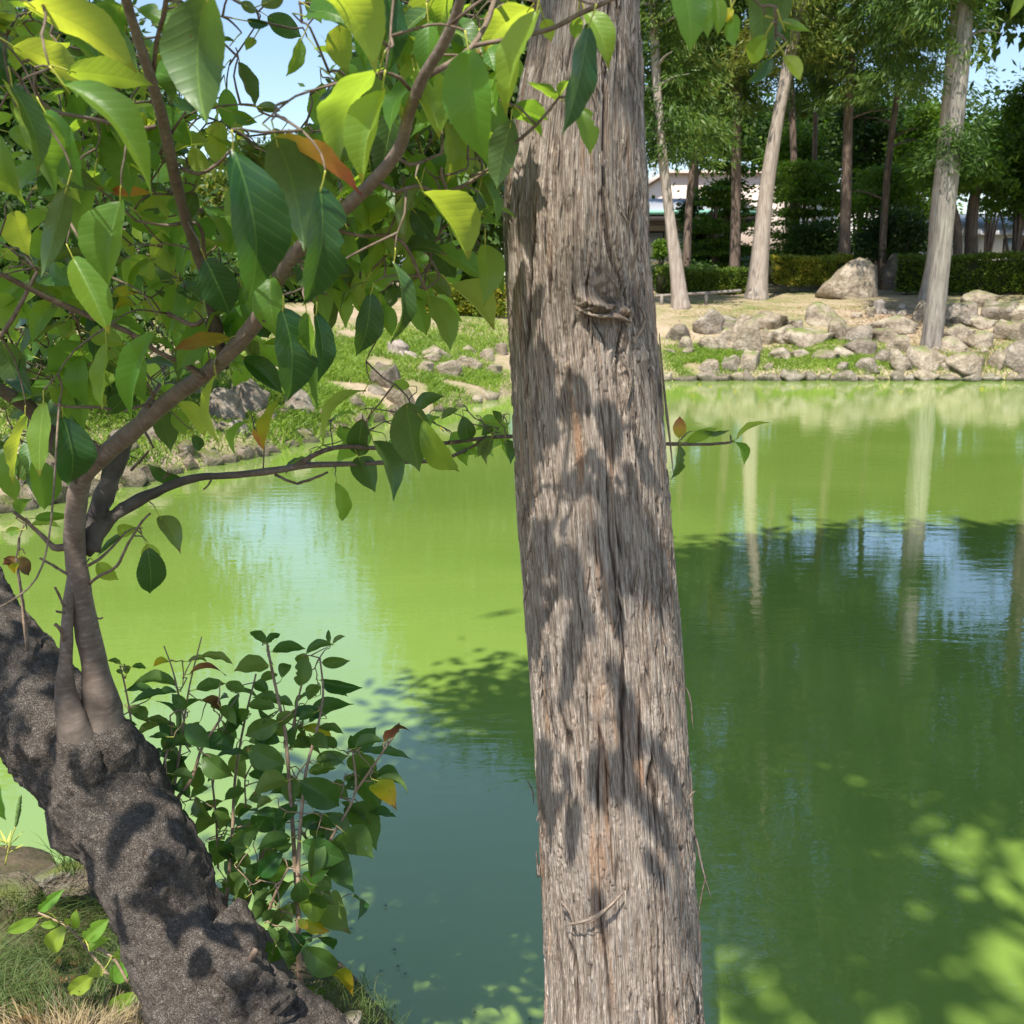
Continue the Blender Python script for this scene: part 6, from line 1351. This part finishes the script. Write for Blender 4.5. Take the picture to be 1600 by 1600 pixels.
def tuft(px, py, Y, n, hgt, mat, spread=.02):
    c = P(px, py, Y); m_ = n; B = c + R.randn(m_, 3) * [spread, spread, spread * .3]; a = R.uniform(0, 6.28, m_); hh = hgt * R.uniform(.5, 1.2, m_)[:, None]
    hz = np.stack([np.cos(a), np.sin(a), 0 * a], 1) * .7; side = np.stack([-np.sin(a), np.cos(a), 0 * a], 1); rings = []
    for s, w in zip([0, .35, .7, 1.], [1, .85, .5, .06]):
        cc = B + hz * hh * s ** 1.6 + np.array([0, 0, 1.]) * hh * (s - .4 * s * s); rings += [cc - side * .0015 * w, cc + side * .0015 * w]
    V = np.stack(rings, 1).reshape(-1, 3); i = np.arange(m_)[:, None] * 8; return V, np.vstack([np.hstack([i + 2 * j, i + 2 * j + 1, i + 2 * j + 3, i + 2 * j + 2]) for j in range(3)]), np.zeros((len(V), 2))
v_, f_, u_ = join_data([tuft(x, y, Y, n, h_, None) for x, y, Y, n, h_ in [(545, 1560, 2.28, 40, .07), (560, 1556, 2.28, 30, .08), (510, 1545, 2.3, 30, .07), (590, 1590, 2.2, 40, .05), (470, 1560, 2.2, 30, .05), (575, 1575, 2.25, 40, .05), (605, 1600, 2.2, 30, .05), (530, 1570, 2.2, 30, .05), (110, 1360, 3.0, 50, .16), (60, 1570, 2.6, 40, .12), (45, 1560, 2.6, 30, .12)]])
tag(obj('grass_tufts', mesh_np('grass_tufts', v_, f_, smooth=False, fattrs={'tint': R.rand(len(f_))}), MT['grass_near']), kind='stuff')
# tall thin flowering weed at the left edge of the water
root = tag(empty('weed', P(10, 1350, 2.9)), 'slender upright weed with a long green seed spike at the left edge of the water', 'weed')
v_, f_, u_ = tube_data([P(8, 1352, 2.9), P(16, 1315, 2.9), P(25, 1290, 2.9)], [.0025, .002, .002], 6, .02); obj('stem', mesh_np('stem', v_, f_, uv=u_), MT['petiole'], root)
v_, f_, u_ = tube_data([P(25, 1290, 2.9), P(29, 1265, 2.9), P(32, 1243, 2.9)], [.005, .0075, .004], 10, .004, lambda b, t, s, r: r * .25 * noise2(t * 2, s * 500, 3)); obj('seed_spike', mesh_np('seed_spike', v_, f_, uv=u_), MT['spike'] if 'spike' in MT else mat_simple('green_spike', (.12, .2, .05), .8), root)
for a in np.linspace(0, 6, 9):
    b_ = P(10 + R.uniform(-3, 6), 1335 - R.uniform(0, 20), 2.9); V, Fc = cards(b_[None], np.array([[math.cos(a) * .8, math.sin(a) * .5, .7]]), np.array([[0, -.3, 1.]]), .06, .007, .1)
    obj('leaf', mesh_np('leaf', V, Fc, smooth=False), MT['petiole'], root)
# litter: dead leaves on the bank
for k_ in range(34):
    x, y = R.uniform(-20, 320), R.uniform(1440, 1600)
    if x > 60 + (y - 1200) * .5: continue
    p = G(x, y, .35); p[2] = Hs(p[0], p[1]) + .02; d = norm(R.randn(3) * [1, 1, .2]); 
    o = leaf_obj(p, p + d * R.uniform(.05, .08), norm(np.array([0, 0, 1.]) + R.randn(3) * .3), .03, 'leaf_brown', None, name='fallen_leaf')
    tag(o, 'brown fallen leaf lying in the shaded grass at the lower left', 'leaf', 'fallen leaves in the near grass')

for x, y in [(1092, 601), (1108, 604), (1150, 612), (1236, 606), (1404, 612), (1080, 618), (760, 640), (775, 648), (1530, 608), (690, 668)]:
    p = G(x, y, .006); d = norm(R.randn(3) * [1, 1, 0]); tag(leaf_obj(p, p + d * .09, np.array([0, 0, 1.]), .05, 'leaf_yellow', None, name='floating_leaf'), 'small yellow leaf floating on the pond near the far shore', 'leaf', 'yellow leaves floating near the far shore')
# litter under the far trees and floating specks
def litter(name, poly, n, mat, seed):
    rs = np.random.RandomState(seed); A = np.array(poly, float); q = rs.uniform(A.min(0), A.max(0), (n * 3, 2)); q = q[inside(q[:, 0], q[:, 1], A)][:500]
    B = np.array([on_ground(a, c) for a, c in q]); B = B[rs.randint(0, len(B), n)] + rs.randn(n, 3) * [.4, .5, 0]; ok = ~inside(B[:, 0], B[:, 1], POND); B = B[ok]; B[:, 2] = H(B[:, 0], B[:, 1]) + .012
    d = norm(rs.randn(len(B), 3) * [1, 1, .15]); N = norm(rs.randn(len(B), 3) * .3 + [0, 0, 1.]); return tag(card_obj(name, B, d, N, .07 * rs.uniform(.5, 1.3, len(B)), .035 * rs.uniform(.6, 1.2, len(B)), mat, None, rs.rand(len(B))), kind='stuff')
MT['litter'] = mat_foliage('leaf_litter', [(.14, .07, .03), (.34, .19, .1), (.5, .34, .2)], (1., 1., 1.), .1, scale=3.)
litter('leaf_litter', [(1330, 478), (1450, 475), (1450, 515), (1340, 510)], 2600, MT['litter'], 1)
litter('leaf_litter', [(1040, 470), (1320, 455), (1320, 500), (1040, 520)], 1800, MT['litter'], 2)
litter('leaf_litter', [(1040, 520), (1600, 500), (1600, 585), (1040, 585)], 2200, MT['litter'], 3)
# ------------------------------------------------------------------ water striders
mt_bug = mat_simple('dark_insect', (.02, .018, .015), .4, .5)
def strider(px, py, a):
    p = G(px, py, .004); root = tag(empty('water_strider', p), 'tiny dark water strider resting on the shaded water right of the sapling', 'insect', 'water striders on the shaded water'); e = np.array([math.cos(a), math.sin(a), 0]); q = np.array([-e[1], e[0], 0])
    tubes('body', [tube_data([p - e * .006 + [0, 0, .003], p + [0, 0, .004], p + e * .006 + [0, 0, .003]], [.0006, .0016, .0008], 7, .003)], mt_bug, root); lst = []
    for s in (-1, 1):
        for f, l, g_ in ((.4, .007, .5), (0, .014, .35), (-.1, .013, -.9)):
            b_ = p + e * .004 * f + [0, 0, .004]; lst.append(tube_data([b_, b_ + q * s * l * .5 + e * l * g_ * .4 + [0, 0, .003], b_ + q * s * l + e * l * g_ - [0, 0, .0035]], [.0003, .0003, .0002], 4, .01))
    tubes('legs', lst, mt_bug, root)
for x, y in [(549, 1452), (616, 1485), (595, 1519), (633, 1523), (580, 1549), (602, 1416), (622, 1511), (828, 1594), (742, 1583), (590, 1562)]: strider(x, y, R.uniform(0, 6.28))
# a thin wire against the sky
a = P(300, 216, 60); b_ = P(700, 205, 60); v_, f_, u_ = tube_data([a, (a + b_) / 2 - [0, 0, .12], b_], [.02, .02, .02], 5, 2.)
tag(obj('power_line', mesh_np('power_line', v_, f_, uv=u_), mat_simple('dark_cable', (.05, .05, .05))), 'thin dark power line crossing the sky gap above the far trees', 'cable')
print('objects', len(bpy.data.objects), 'tris', sum(sum(len(p.vertices) - 2 for p in []) for m in []) , sum(len(m.polygons) for m in bpy.data.meshes) * 2)
